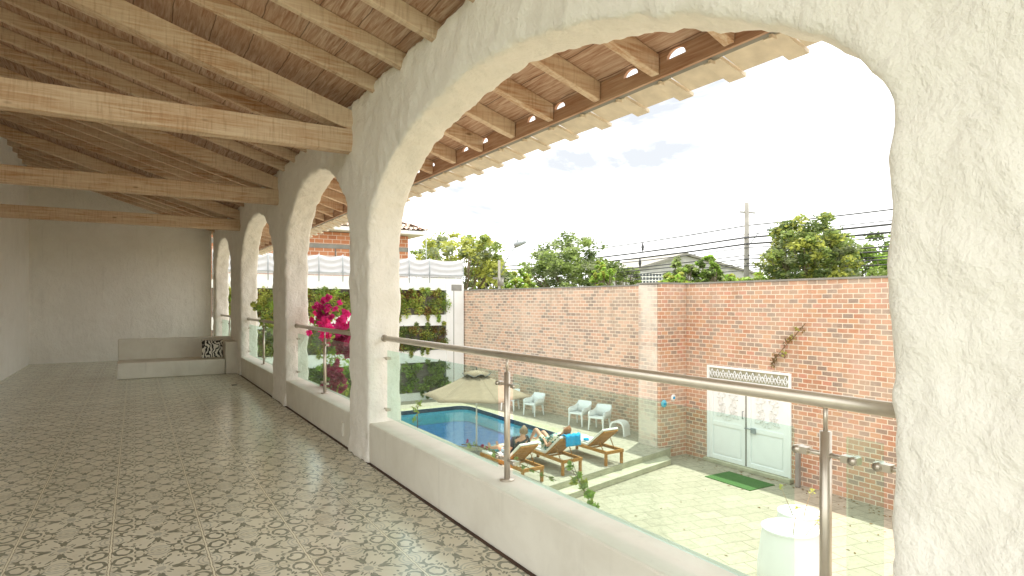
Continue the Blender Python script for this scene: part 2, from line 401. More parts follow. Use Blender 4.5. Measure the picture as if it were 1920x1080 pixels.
def clumps(mb, cs, nleaf, size, mis, flat=.5, seed=0, aspect=.45):
    """leaf-sized quads spread through clump ellipsoids; cs = [(centre, radii)]"""
    rg = random.Random(seed)
    for c_, rr in cs:
        mi = rg.choice(mis); n = max(6, int(nleaf * rg.uniform(.7, 1.3)))
        for _ in range(n):
            d = Vector((rg.gauss(0, 1), rg.gauss(0, 1), rg.gauss(0, 1))).normalized() * (rg.random() ** .45)
            p_ = Vector(c_) + Vector((d.x * rr[0], d.y * rr[1], d.z * rr[2]))
            u = Vector((rg.gauss(0, 1), rg.gauss(0, 1), rg.gauss(0, flat))).normalized()
            w_ = u.cross(Vector((rg.gauss(0, 1), rg.gauss(0, 1), rg.gauss(0, 1)))).normalized()
            s_ = size * rg.uniform(.6, 1.35)
            m2 = mi if rg.random() < .75 else rg.choice(mis)
            mb.add([p_ - u * s_, p_ + w_ * s_ * aspect, p_ + u * s_, p_ - w_ * s_ * aspect], [(0, 1, 2, 3)], m2)

# ================================================================ THE VERANDA
XI, XO = 1.86, 2.19          # inner and outer face of the arcade wall
SILL = .372
def ceil_z(x): return 3.56 - .314 * (x - XI)
Y0, Y1 = -1.2, 19.0
# floor
fl = MB(); fl.box((-2.3, Y0 - .8, -.25), (XO - .02, Y1 + .2, 0)); struct(fl.build('floor', M['tile']))
# arches: (y near, y far, spring, rise, exponent near side)
ARCH = [(.95, 5.60, 2.1, .93), (6.20, 9.30, 2.05, 1.05), (10.30, 13.75, 2.1, 1.0), (15.3, 18.4, 2.1, 1.0)]
def arch_poly(y0, y1, sp, ri, first=False, z0=-.02):
    pts = [(y0, z0)]
    cy = 3.40 if first else (y0 + y1) / 2
    for i in range(0, 33):
        a_ = math.pi * (1 - i / 32)
        ca, sa = math.cos(a_), math.sin(a_)
        hw = (cy - y0) if ca < 0 else (y1 - cy)
        e = (1.0 if ca < 0 else .97) if first else .94
        if first and ca < 0: e = 2 / 1.55
        pts.append((cy + hw * math.copysign(abs(ca) ** e, ca), sp + ri * abs(sa) ** e))
    pts.append((y1, z0))
    return pts
wall = MB()
wall.box((XI, Y0, 0), (XO, Y1, 3.52))
wo_ = wall.build('arcade_wall', M['plaster'])
cuts = MB()
for i, (y0, y1, sp, ri) in enumerate(ARCH):
    cuts.prism(arch_poly(y0, y1, sp, ri, i == 0), XI - .5, XO + .5, 0)
co_ = cuts.build('cutter', M['plaster'])
bo = wo_.modifiers.new('b', 'BOOLEAN'); bo.object = co_; bo.operation = 'DIFFERENCE'; bo.solver = 'EXACT'
rm = wo_.modifiers.new('r', 'REMESH'); rm.mode = 'VOXEL'; rm.voxel_size = .034; rm.use_smooth_shade = True
sm_ = wo_.modifiers.new('s', 'SMOOTH'); sm_.factor = .5; sm_.iterations = 2
dg = bpy.context.evaluated_depsgraph_get()
me = bpy.data.meshes.new_from_object(wo_.evaluated_get(dg)); wo_.modifiers.clear(); wo_.data = me
bpy.data.objects.remove(co_)
bm = bmesh.new(); bm.from_mesh(me); bm.normal_update()
for v in bm.verts:
    p_ = v.co
    n1 = mnoise.noise(p_ * 2.1); n2 = mnoise.noise(p_ * 6.5 + Vector((5, 2, 9))); n3 = mnoise.noise(p_ * 14 + Vector((1, 7, 3)))
    foot = max(0, (.16 - p_.z) / .16)
    v.co = p_ + v.normal * (.020 * n1 + .016 * n2 + .011 * n3 + .02 * foot)
bm.to_mesh(me); bm.free()
for f_ in me.polygons: f_.use_smooth = True
tag(wo_, 'rough white plastered arcade wall with round arches', 'wall')
# parapets in each bay
plabel = ['low white parapet wall under the widest nearest arch', 'low white parapet wall under the second arch, flowers behind it',
          'low white parapet wall under the third arch', 'low white parapet wall under the farthest arch behind the sofa']
for (y0, y1, _, _), lb in zip(ARCH, plabel):
    pb = MB(); pb.box((XI + .012, y0 - .12, 0), (XO - .012, y1 + .12, SILL))
    o = pb.build('parapet', M['smooth'], bevel=.014); tag(o, lb, 'parapet wall', 'parapets under the arches')
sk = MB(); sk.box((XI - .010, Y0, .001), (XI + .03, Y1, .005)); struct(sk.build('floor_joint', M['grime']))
# storey below + left wall + end wall
lw = MB(); lw.box((1.92, -6, -3.0), (XO - .03, Y1 + 1, -.26)); tag(lw.build('ground_storey_wall', M['white']), 'white lower storey wall below the veranda', 'wall')
ww = MB(); ww.box((-2.4, 3.6, 0), (-2.2, Y1, ceil_z(-2.2) + .05)); tag(ww.build('inner_wall', M['plaster']), 'white inner wall along the left of the veranda', 'wall')  # unseen near stretch left open so sky light fills the veranda
ww = MB(); ww.box((-2.2, Y1 - .1, 0), (XI - .05, Y1 + .1, 4.6)); tag(ww.build('end_wall', M['plaster']), 'white wall closing the far end of the veranda', 'wall')

# roof
roof = thing('veranda_roof', 'sloping veranda roof of whitewashed rafters under mat boards and clay tiles', 'roof')
XE = 3.035
cb = MB()
def slab(mb, x0, x1, y0, y1, off0, off1, mi=0):
    mb.prism([(x0, ceil_z(x0) + off0), (x1, ceil_z(x1) + off0), (x1, ceil_z(x1) + off1), (x0, ceil_z(x0) + off1)], y0, y1, 1, mi)
slab(cb, -2.5, 3.055, Y0, Y1 + 1, 0, .03); cb.build('ceiling_boards', M['mat'], roof)
rt = MB(); slab(rt, -2.5, 2.96, Y0, Y1 + 1, .035, .09)
for i in range(int((Y1 + 1 - Y0) / .22)):
    y = Y0 + .11 + i * .22
    vv = []; ff = []
    for xx in (-2.5, 2.84):
        for k in range(5):
            th = math.pi * k / 4
            vv.append((xx, y + .075 * math.cos(th), ceil_z(xx) + .09 + .055 * math.sin(th)))
    rt.add(vv, [(k, k + 1, k + 6, k + 5) for k in range(4)], 0, True)
rt.build('clay_tiles', M['roof_tile'], roof)
rg = random.Random(3)
def rafter(x0, x1, y, w_, z0, z1, name, mat):
    mb = MB()
    n = 7; xs = [x0 + (x1 - x0) * i / n for i in range(n + 1)]
    ring = []
    for xx in xs:
        j = lambda: rg.uniform(-.005, .005)
        zz = ceil_z(xx)
        ring.append([(xx, y - w_ / 2 + j(), zz + z0 + j()), (xx, y + w_ / 2 + j(), zz + z0 + j()), (xx, y + w_ / 2 + j(), zz + z1), (xx, y - w_ / 2 + j(), zz + z1)])
    vv = [p for r_ in ring for p in r_]; ff = [(0, 1, 2, 3), (n * 4 + 3, n * 4 + 2, n * 4 + 1, n * 4)]
    for i in range(n):
        for k in range(4): ff.append((i * 4 + k, i * 4 + (k + 1) % 4, (i + 1) * 4 + (k + 1) % 4, (i + 1) * 4 + k))
    mb.add(vv, ff)
    return mb.build(name, mat, roof, bevel=.006)
TR = [6.12, 9.93, 13.9]
for k in range(-5, 25):
    y = 3.47 + .655 * k
    if min(abs(y - t_) for t_ in TR) < .12: continue
    rafter(-2.3, XI + .12, y + rg.uniform(-.015, .015), .075, -.135, -.002, 'rafter', M['rafter'])
for k in range(-6, 25):
    y = 3.06 + .617 * k
    rafter(XI + .16, XE - .004, y, .075, -.145, -.002, 'eave_rafter', M['rafter'])
for ty in TR:
    mb = MB(); mb.box((-2.3, ty - .075, 3.01), (XI + .1, ty + .075, 3.235))
    mb.build('tie_beam', M['beam'], roof, bevel=.01)
    rafter(-2.3, XI + .12, ty + .003, .135, -.345, -.14, 'principal_rafter', M['beam'])
# fascia board with scalloped top
poly = []
zb, zt = ceil_z(XE) - .16, ceil_z(XE) - .004
fb = MB(); y = Y0; step = .433
while y < Y1 + 1:
    m_ = y + .18
    w_ = .062 + .022 * rg.random()
    h_ = .044 + .014 * rg.random()
    seg = [(y, zb), (y + step, zb), (y + step, zt)] + [(m_ + .002, zt)] + [(m_ + w_ * math.sin(a_), zt - .004 - h_ * (1 - math.cos(a_))) for a_ in [math.pi / 2 * i / 6 for i in range(7)]] + [(m_ - w_ * math.sin(a_), zt - .004 - h_ * (1 - math.cos(a_))) for a_ in [math.pi / 2 * i / 6 for i in range(6, -1, -1)]] + [(m_ - .002, zt)] + [(y, zt)]
    vv = [(XE, a_, b_) for a_, b_ in seg] + [(XE + .025, a_, b_) for a_, b_ in seg]; n = len(seg)
    fb.add(vv, [tuple(range(n)), tuple(range(2 * n - 1, n - 1, -1))] + [(i, i + n, (i + 1) % n + n, (i + 1) % n) for i in range(n)])
    y += step
fb.build('fascia_board', M['fascia'], roof)
# overhanging eave course seen from below, with a tile lip at every channel
ev = MB()
z_e = zb + .004
ev.prism([(XE + .027, z_e), (XE + .055, z_e - .012), (XE + .055, z_e + .03), (XE + .027, z_e + .03)], Y0, Y1 + 1, 1)
ev.build('eave_strip', M['concrete'], roof)
et = MB(); y = Y0
while y < Y1 + 1:
    x0, x1 = XE + .057, XE + .27
    for j, (a0, a1, dz) in enumerate(((.0, .30, 0.0), (.30, .433, -.028))):
        xx = x1 if j == 0 else x1 + .035
        et.prism([(x0, z_e + .01 + dz), (xx, z_e - .055 + dz), (xx, z_e - .03 + dz), (x0, z_e + .035 + dz)], y + a0 + .002, y + a1 - .002, 1)
    y += step
et.build('eave_tiles', M['tile_under'], roof)
br_ = MB(); y = Y0 + .36
while y < Y1 + 1:
    br_.box((XE + .028, y - .010, z_e - .036), (XE + .07, y + .010, z_e - .013)); y += step
br_.build('eave_bracket', M['tile_under'], roof)

# railings
GY = 2.02
posts = [[3.345, 1.23], [7.75], [12.0], [16.8]]
rl = ['long stainless steel and glass railing in the widest nearest arch', 'stainless steel and glass railing in the second arch, pink flowers behind it',
      'stainless steel and glass railing in the third arch with a small tree behind', 'stainless steel and glass railing in the farthest arch above the sofa']
def clamp(y, z, side, parent):
    mb = MB(); mb.tube([(GY, y, z), (GY, y + side * .10, z)], .009, 8); mb.tube([(GY - .022, y + side * .10, z), (GY + .022, y + side * .10, z)], .014, 12)
    mb.box((GY - .016, y + side * .06, z - .012), (GY + .016, y + side * .115, z + .012))
    mb.build('glass_clamp', M['steel'], parent)
for i, ((y0, y1, _, _), ps, lb) in enumerate(zip(ARCH, posts, rl)):
    r_ = thing('railing', lb, 'railing', group='glass railings in the arches')
    mb = MB(); mb.tube([(GY, y0 - .02, 1.165), (GY, y1 + .02, 1.165)], .0255, 20); mb.build('handrail', M['steel'], r_)
    mb = MB(); mb.tube([(GY, y1 - .012, 1.165), (GY, y1 + .02, 1.165)], .034, 20); mb.build('wall_flange', M['steel'], r_)
    edges = [y0] + sorted(ps) + [y1]
    for y in ps:
        mb = MB(); mb.tube([(GY, y, SILL), (GY, y, 1.06)], .0195, 16); mb.tube([(GY, y, 1.06), (GY, y, 1.15)], .008, 8)
        mb.tube([(GY, y, SILL), (GY, y, SILL + .01)], .048, 20)
        mb.build('post', M['steel'], r_)
    for a_, b_ in zip(edges[:-1], edges[1:]):
        g0 = a_ + (.12 if a_ in ps else .09); g1 = b_ - (.075 if b_ in ps else .09)
        mb = MB(); mb.box((GY - .005, g0, .43), (GY + .005, g1, 1.055)); mb.build('glass_panel', M['glass'], r_)
        for z in (.98, .50):
            clamp(a_, z, 1, r_); clamp(b_, z, -1, r_)

# sofa at the far end
sf = thing('sofa', 'built-in white sofa across the veranda end', 'sofa', (0, 14.2, 0))
mb = MB(); mb.box((-.3, 0, 0), (1.62, .85, .32)); mb.build('seat', M['smooth'], sf, bevel=.02)
mb = MB(); mb.box((1.63, -.02, 0), (1.90, .87, .68)); mb.build('armrest', M['smooth'], sf, bevel=.02)
mb = MB(); mb.box((-.3, .87, 0), (1.90, 1.05, .75)); mb.build('backrest', M['smooth'], sf, bevel=.02)
def pillow(name, loc, size, rot, mat, label, cat='cushion', group=None):
    mb = MB(); n = 10; vv = []; ff = []
    for s_ in (1, -1):
        for i in range(n + 1):
            for j in range(n + 1):
                u, v = i / n * 2 - 1, j / n * 2 - 1
                h_ = (max(0, (1 - u ** 4) * (1 - v ** 4))) ** .5
                vv.append((u * size[0] / 2 * (1 - .06 * (1 - v * v)), v * size[1] / 2 * (1 - .06 * (1 - u * u)), s_ * h_ * size[2] / 2))
    for s_ in (0, 1):
        o_ = s_ * (n + 1) ** 2
        for i in range(n):
            for j in range(n): ff.append(tuple(o_ + k for k in (i * (n + 1) + j, (i + 1) * (n + 1) + j, (i + 1) * (n + 1) + j + 1, i * (n + 1) + j + 1)))
    mb.add(vv, ff, 0, True); o = mb.build(name, mat); o.location = loc; o.rotation_euler = rot
    return tag(o, label, cat, group)
pillow('cushion', (1.40, 14.42, .53), (.42, .40, .14), (R(72), 0, R(-4)), M['print'], 'black and white patterned cushion against the sofa armrest')
# small fittings
mb = MB(); mb.box((XI - .004, 6.42, .10), (XI + .014, 6.50, .24)); mb.box((XI - .008, 6.435, .13), (XI - .003, 6.485, .21)); o = mb.build('socket_cover', M['smooth'], bevel=.004)
tag(o, 'small white socket cover on the parapet beside the pillar', 'socket cover')
mb = MB(); mb.tube([(1.55, 12.2, .001), (1.55, 12.2, .008)], .05, 16); tag(mb.build('floor_drain', M['darkmetal']), 'small round dark drain in the patterned floor', 'drain')

# ================================================================ GROUNDS
ZC, ZD = -3.0, -2.7
g = MB(); g.box((-400, -300, ZC - .6), (900, 900, ZC - .02)); 
# ground sheet with a hole-free region under the pool is lower than the basin
gx = MB()
def ring_sheet(mb, x0, y0, x1, y1, hx0, hy0, hx1, hy1, z):
    for (a0, b0, a1, b1) in ((x0, y0, x1, hy0), (x0, hy1, x1, y1), (x0, hy0, hx0, hy1), (hx1, hy0, x1, hy1)):
        mb.add([(a0, b0, z), (a1, b0, z), (a1, b1, z), (a0, b1, z)], [(0, 1, 2, 3)])
ring_sheet(gx, -600, -500, 1200, 1200, 2.0, 11, 15, 25, ZC - .02); struct(gx.build('ground', M['earth']))
cy_ = MB(); cy_.add([(2.1, -8, ZC), (14.3, -8, ZC), (14.3, 13.2, ZC), (2.1, 13.2, ZC)], [(0, 1, 2, 3)]); struct(cy_.build('courtyard', M['courtyard']))
def edge_y(x): return 11.57 + .2325 * (x - 8.3)
# deck top with pool opening
PX0, PX1, PY0, PY1 = 8.1, 11.6, 15.75, 22.5
def rrect(x0, y0, x1, y1, r, n=7):
    pts = []
    for cx_, cy2, a0 in ((x1 - r, y1 - r, 0), (x0 + r, y1 - r, 90), (x0 + r, y0 + r, 180), (x1 - r, y0 + r, 270)):
        for i in range(n + 1):
            a_ = R(a0 + 90 * i / n); pts.append((cx_ + r * math.cos(a_), cy2 + r * math.sin(a_)))
    return pts
def holed(name, outer, inner, z, mat):
    bm = bmesh.new(); es = []
    for lp in (outer, inner):
        vv = [bm.verts.new((x, y, z)) for x, y in lp]
        es += [bm.edges.new((vv[i], vv[(i + 1) % len(vv)])) for i in range(len(vv))]
    bmesh.ops.triangle_fill(bm, edges=es, use_beauty=True)
    for f_ in bm.faces:
        if f_.normal.z < 0: f_.normal_flip()
    me = bpy.data.meshes.new(name); bm.to_mesh(me); bm.free(); me.materials.append(mat)
    o = bpy.data.objects.new(name, me); C.objects.link(o); return o
inner = rrect(PX0, PY0, PX1, PY1, .55)
cop = rrect(PX0 - .45, PY0 - .45, PX1 + .45, PY1 + .45, .9)
outer = [(2.1, edge_y(2.1)), (13.2, edge_y(13.2)), (14.6, 13.3), (14.3, 25.2), (2.1, 25.2)]
struct(holed('pool_deck', outer, cop, ZD, M['deck']))
struct(holed('pool_coping', cop, inner, ZD + .004, M['coping']))
st = MB()
st.prism([(2.1, edge_y(2.1)), (13.2, edge_y(13.2)), (13.2, edge_y(13.2) + .03), (2.1, edge_y(2.1) + .03)], ZC, ZD - .003, 2)
st.prism([(2.1, edge_y(2.1) - .38), (12.7, edge_y(12.7) - .38), (12.95, edge_y(12.95) - .003), (2.1, edge_y(2.1) - .003)], ZC + .002, ZC + .15, 2)
struct(st.build('steps', M['step'], bevel=.012))
# pool basin
WZ = ZD - .13; PD = ZD - .62
pb = MB(); n = len(inner)
for (za, zb_, mi) in ((ZD, ZD - .16, 0), (ZD - .16, PD, 1)):
    vv = [(x, y, za) for x, y in inner] + [(x, y, zb_) for x, y in inner]
    pb.add(vv, [(i, (i + 1) % n, n + (i + 1) % n, n + i) for i in range(n)], mi)
pb.add([(x, y, PD) for x, y in inner], [tuple(range(n))], 2)
# bench ledge along the far and right side
struct(pb.build('pool_basin', [M['band'], M['pool_aqua'], M['pool_blue']], fixn=False))
pl = MB(); pl.add([(x, y, WZ) for x, y in inner], [tuple(range(n))]); struct(pl.build('pool_water', M['water']))

# ---- brick walls
ZT = 2.05
gate_y0, gate_y1, gz0, gz1 = 9.41, 12.05, ZC + .10, -.27
bw = MB()
for lo, hi in (((14.0, -2, ZC), (14.3, gate_y0, ZT)), ((14.0, gate_y1, ZC), (14.3, 12.85, ZT)), ((14.0, gate_y0, gz1), (14.3, gate_y1, ZT))):
    bw.box(lo, hi)
gw = thing('gate_wall', 'tall red brick wall with cream joints around the white gate', 'wall')
bw.build('brickwork', M['brick_gate'], gw)
mb = MB(); mb.box((13.97, -2, ZT + .002), (14.33, 12.84, ZT + .05)); mb.build('wall_cap', M['concrete'], gw)
bp = thing('brick_pier', 'square brick pier with a limewashed side where the wall steps forward', 'pier')
mb = MB(); mb.box((12.92, 12.86, ZC), (14.25, 12.95, ZT)); mb.build('return_face', M['brick_return'], bp)
mb = MB(); mb.box((12.9, 12.952, ZC), (14.24, 13.75, ZT)); mb.build('limewashed_face', M['brick_pier'], bp, bevel=.05)
mb = MB(); mb.box((12.89, 12.845, ZT + .002), (14.27, 13.77, ZT + .05)); mb.build('wall_cap', M['concrete'], bp)
lwall = thing('long_wall', 'long limewashed brick wall running beside the pool', 'wall', (14.15, 13.78, 0), math.atan2(.135, 1))
mb = MB(); mb.box((0, 0, ZC), (.3, 11.4, ZT)); mb.build('brickwork', M['brick_long'], lwall)
mb = MB(); mb.box((-.03, 0, ZT + .002), (.33, 11.4, ZT + .045)); mb.build('wall_cap', M['concrete'], lwall)
bwl = MB(); bwl.box((2.2, -8, ZC), (14.3, -7.8, ZT)); tag(bwl.build('boundary_wall', M['brick_return']), 'brick wall closing the courtyard behind the viewer', 'wall')

# gate
gt = thing('gate', 'white double gate with carved upper panels in the brick wall', 'gate', (13.99, 0, 0))
mb = MB(); fw = .07
mb.box((-.03, gate_y0, gz0), (.06, gate_y0 + fw, gz1)); mb.box((-.03, gate_y1 - fw, gz0), (.06, gate_y1, gz1))
mb.box((-.032, gate_y0 + fw, gz1 - .42), (.058, gate_y1 - fw, gz1 - .36)); mb.box((-.032, gate_y0 + fw, gz1 - .06), (.058, gate_y1 - fw, gz1))
mb.build('frame', M['plastic'], gt, bevel=.006)
ld = MB(); yy = gate_y0 + fw; zz0, zz1 = gz1 - .36, gz1 - .06
ld.box((.03, yy, zz0), (.05, gate_y1 - fw, zz1)); ncell = 13; cw = (gate_y1 - fw - yy) / ncell
ldd = MB()
for i in range(ncell):
    ya = yy + i * cw
    for (p0, p1) in (((ya, zz0 + .04), (ya + cw / 2, zz1 - .03)), ((ya + cw / 2, zz1 - .03), (ya + cw, zz0 + .04)), ((ya, zz1 - .10), (ya + cw / 2, zz0 + .03)), ((ya + cw / 2, zz0 + .03), (ya + cw, zz1 - .10))):
        ldd.tube([(.0, p0[0], p0[1]), (.0, p1[0], p1[1])], .012, 5)
    ldd.tube([(.0, ya + cw / 2 + .035 * math.cos(a_), zz0 + .13 + .035 * math.sin(a_)) for a_ in [2 * math.pi * k / 10 for k in range(11)]], .008, 5)
ld.build('transom_back', M['step'], gt); ldd.build('transom_fretwork', M['plastic'], gt)
def spiral(mb, cy, cz, r, a0, turns, dirn, x=-.012, th=.010):
    pts = []
    for k in range(22):
        s_ = k / 21; a_ = R(a0) + dirn * s_ * turns * 2 * math.pi; rr = r * (1 - .82 * s_)
        pts.append((x, cy + rr * math.cos(a_), cz + rr * math.sin(a_)))
    mb.tube(pts, [th * (1 - .4 * k / 21) for k in range(22)], 5)
mid = (gate_y0 + gate_y1) / 2
for (ya, yb) in ((gate_y0 + fw + .004, mid - .006), (mid + .006, gate_y1 - fw - .004)):
    lf = MB(); zl0, zl1 = gz0 + .01, gz1 - .425
    lf.box((.01, ya, zl0), (.045, yb, zl1)); leaf = lf.build('door_leaf', M['plastic'], gt)
    fr = MB(); s_ = .13; zm = zl0 + .95
    fr.box((-.02, ya, zl0), (.008, ya + s_, zl1)); fr.box((-.02, yb - s_, zl0), (.008, yb, zl1))
    for z_ in (zl0, zm, zl1 - .12): fr.box((-.019, ya + s_ + .001, z_), (.007, yb - s_ - .001, z_ + .12))
    fr.box((-.006, ya + s_ + .05, zl0 + .17), (.006, yb - s_ - .05, zm - .05))
    fr.build('panel_frame', M['plastic'], leaf, bevel=.006)
    cv = MB(); cyy = (ya + yb) / 2; czz = (zm + .12 + zl1 - .12) / 2
    for sy in (1, -1):
        for k, (dy, dz, r__, a0) in enumerate(((.17, .30, .13, 200), (.25, .05, .12, 60), (.12, -.10, .11, 250), (.28, -.28, .10, 90), (.10, -.36, .10, 20), (.30, .45, .09, 270))):
            spiral(cv, cyy + sy * dy, czz + dz, r__, a0 if sy > 0 else 180 - a0, 1.4, sy)
            for jj in range(4):
                aa = a0 + jj * 70; y_, z_ = cyy + sy * (dy + r__ * math.cos(R(aa))), czz + dz + r__ * math.sin(R(aa))
                cv.tube([(-.0, y_, z_), (-.016, y_ + sy * .02, z_ + .02), (-.004, y_ + sy * .045, z_ + .03)], [.012, .018, .004], 5)
    cv.build('carved_scrollwork', M['white'], leaf)
mb = MB(); mb.box((-.035, mid - .02, gz0 + .02), (.0, mid + .02, gz1 - .43)); mb.build('meeting_stile', M['concrete'], gt)
mb = MB(); mb.tube([(-.06, mid - .28, -1.86), (-.06, mid + .02, -1.86)], .014, 8); mb.box((-.07, mid - .31, -1.96), (-.03, mid - .17, -1.82)); mb.build('bolt', M['greymetal'], gt)
mb = MB(); mb.tube([(-.03, mid + .08, -1.62), (-.075, mid + .08, -1.62), (-.075, mid + .08, -1.42), (-.03, mid + .08, -1.42)], .012, 8)
mb.build('handle', M['greymetal'], gt)
mb = MB(); mb.box((13.84, gate_y0 - .05, ZC + .002), (14.02, gate_y1 + .05, ZC + .10)); struct(mb.build('doorstep', M['step'], bevel=.01))
mb = MB()
for i in range(1):
    mb.box((-.46, -.70, 0), (.46, .70, .018))
mt = mb.build('door_mat', M['matgreen'], bevel=.006); mt.location = (13.0, 10.2, ZC + .002); mt.rotation_euler = (0, 0, R(-1.5)); tag(mt, 'dark green doormat on the stone paving before the gate', 'doormat')
lt = MB(); rq = random.Random(21)
for _ in range(260):
    if rq.random() < .55: x, y = 13.95 - abs(rq.gauss(0, .35)), rq.uniform(3, 12.7)
    else: x, y = rq.uniform(3, 13.8), rq.uniform(2, 11)
    a_ = rq.uniform(0, 6.3); l_ = rq.uniform(.02, .05); dx, dy = math.cos(a_) * l_, math.sin(a_) * l_
    lt.add([(x - dx, y - dy, ZC + .006), (x + dy * .4, y - dx * .4, ZC + .012), (x + dx, y + dy, ZC + .008), (x - dy * .4, y + dx * .4, ZC + .02)], [(0, 1, 2, 3)])
tag(lt.build('leaf_litter', M['leafE'], fixn=False), 'dry fallen leaves scattered over the stone paving', 'leaves', kind='stuff')
# post by the gate
mb = MB(); mb.box((13.74, 9.05, ZC), (13.84, 9.15, ZC + 1.0)); tag(mb.build('wall_post', M['concrete'], bevel=.01), 'short pale post against the brick beside the gate', 'post')
# ceramic ornaments on the return wall
for (x, z, cl, lb, r__) in ((13.07, -1.42, 'paleblue', 'pale blue ceramic ornament hung low on the brick return', .11), (13.45, -1.28, 'white', 'white round ceramic ornament with violet centre on the brick return', .10)):
    o = thing('wall_ornament', lb, 'ornament', (x, 12.85, z))
    mb = MB(); mb.lathe([(0.001, .03), (r__ * .6, .035), (r__, .012), (r__, 0), (.001, 0)], 18); mb.xf(Matrix.Rotation(R(90), 4, 'X')); mb.build('plate', M[cl], o)
    mb = MB(); mb.lathe([(.001, .055), (.03, .05), (.045, .034)], 12); mb.xf(Matrix.Rotation(R(90), 4, 'X')); mb.build('boss', M['bluetowel'], o)

# ---------------------------------------------------------------- white facade at the far end with planted panels
FY = 24.7
fa = thing('garden_facade', 'white rendered facade at the far end with planted recesses', 'building')
bands = [(-2.72, -2.38), (-1.08, -.56), (.51, .98), (2.06, 2.36)]
mb = MB()
for z0, z1 in bands: mb.box((2.4, FY, z0), (11.75, FY + .35, z1))
mb.build('wall', M['white'], fa)
mb = MB(); mb.box((11.752, FY - .03, -2.72), (12.62, FY + .36, 2.36)); mb.build('end_pillar', M['white'], fa, bevel=.01)
mb = MB(); mb.box((12.0, FY - .05, 2.05), (12.5, FY - .032, 2.32)); mb.build('pillar_cap', M['concrete'], fa)
mb = MB(); mb.box((12.10, FY - .04, -2.7), (12.13, FY - .031, 2.05)); mb.build('drain_pipe', M['concrete'], fa)
for z0, z1 in ((-2.38, -1.08), (-.56, .51), (.98, 2.06)):
    mb = MB(); mb.box((2.4, FY + .22, z0 + .001), (11.75, FY + .3, z1 - .001))
    for k in range(int((z1 - z0) / .16)): mb.box((2.4, FY + .20, z0 + .02 + k * .16), (11.75, FY + .219, z0 + .15 + k * .16))
    mb.build('slatted_panel', M['paneback'], fa)
# canvas screen on the roof edge
sc_ = thing('canvas_screen', 'white canvas screen strung along the terrace of the facade', 'screen')
mb = MB(); xs = [2.4 + i * .95 for i in range(11)]; xs[-1] = 12.6
zs0, zs1 = 2.62, 3.42
for i in range(len(xs) - 1):
    n, m_ = 10, 12; vv = []
    for a_ in range(m_ + 1):
        for b_ in range(n + 1):
            u, v = b_ / n, a_ / m_
            sag = .10 * (1 - (2 * u - 1) ** 2)
            vv.append((xs[i] + (xs[i + 1] - xs[i]) * u, FY + .02 + .035 * math.sin((v * (zs1 - zs0) + sag) * 24) * (1 - (2 * u - 1) ** 4 * .6), zs0 + v * (zs1 - zs0) - .12 * (1 - (2 * u - 1) ** 2) * v * .5))
    mb.add(vv, [(a_ * (n + 1) + b_, a_ * (n + 1) + b_ + 1, (a_ + 1) * (n + 1) + b_ + 1, (a_ + 1) * (n + 1) + b_) for a_ in range(m_) for b_ in range(n)], 0, True)
mb.build('canvas', M['screen'], sc_)
for x in xs:
    mb = MB(); mb.tube([(x, FY - .04, 2.36), (x, FY - .04, 3.46)], .018, 6); mb.build('post', M['greymetal'], sc_)
mb = MB(); mb.tube([(2.4, FY - .07, 2.72), (12.6, FY - .07, 2.72)], .014, 6); mb.build('lower_rail', M['greymetal'], sc_)
mb = MB(); mb.box((2.4, FY + .06, 2.362), (12.6, FY + .1, 2.60)); mb.build('lower_board', M['white'], sc_)
# plants on the panels
LM = [M['leafA'], M['leafB'], M['leafC'], M['leafD'], M['leafE'], M['stem']]
def hanging(z0, z1, seed, label, dens, mis, size, ragged, gaps):
    rg_ = random.Random(seed); mb = MB(); cs = []
    x = 2.8
    while x < 11.7:
        hh = z1 - z0
        nz_ = 4
        for k in range(nz_):
            if rg_.random() < gaps(x): continue
            cs.append(((x + rg_.uniform(-.12, .12), FY + rg_.uniform(-.10, .12), z0 + hh * (k + .5) / nz_ + rg_.uniform(-.1, .12)), (rg_.uniform(.2, .36), .16, rg_.uniform(.17, .28))))
        if rg_.random() < ragged: cs.append(((x, FY - .05, z0 - rg_.uniform(.05, .22)), (.09, .07, .2)))
        if rg_.random() < ragged * .7: cs.append(((x, FY - .02, z1 + rg_.uniform(0, .10)), (.12, .08, .12)))
        x += .26
    clumps(mb, cs, dens * 2, size, mis, .7, seed)
    return tag(mb.build('hanging_plants', LM, fixn=False), label, 'plants', 'planted panels on the white facade')
hanging(1.0, 2.0, 11, 'top row of yellow green plants covering the facade panel', 60, [0, 2, 2, 3, 2, 4], .055, .3, lambda x: .12 if x < 9.9 or x > 10.3 else .3)
hanging(-.5, .5, 12, 'middle row of olive green plants covering the facade panel', 55, [0, 1, 0, 2, 4], .05, .2, lambda x: .15)
hanging(-2.3, -1.1, 13, 'bottom row of dark green shrubs covering the facade panel', 60, [0, 1, 0, 3], .06, .25, lambda x: .10 if (x < 9.8 or x > 10.9) else .35)

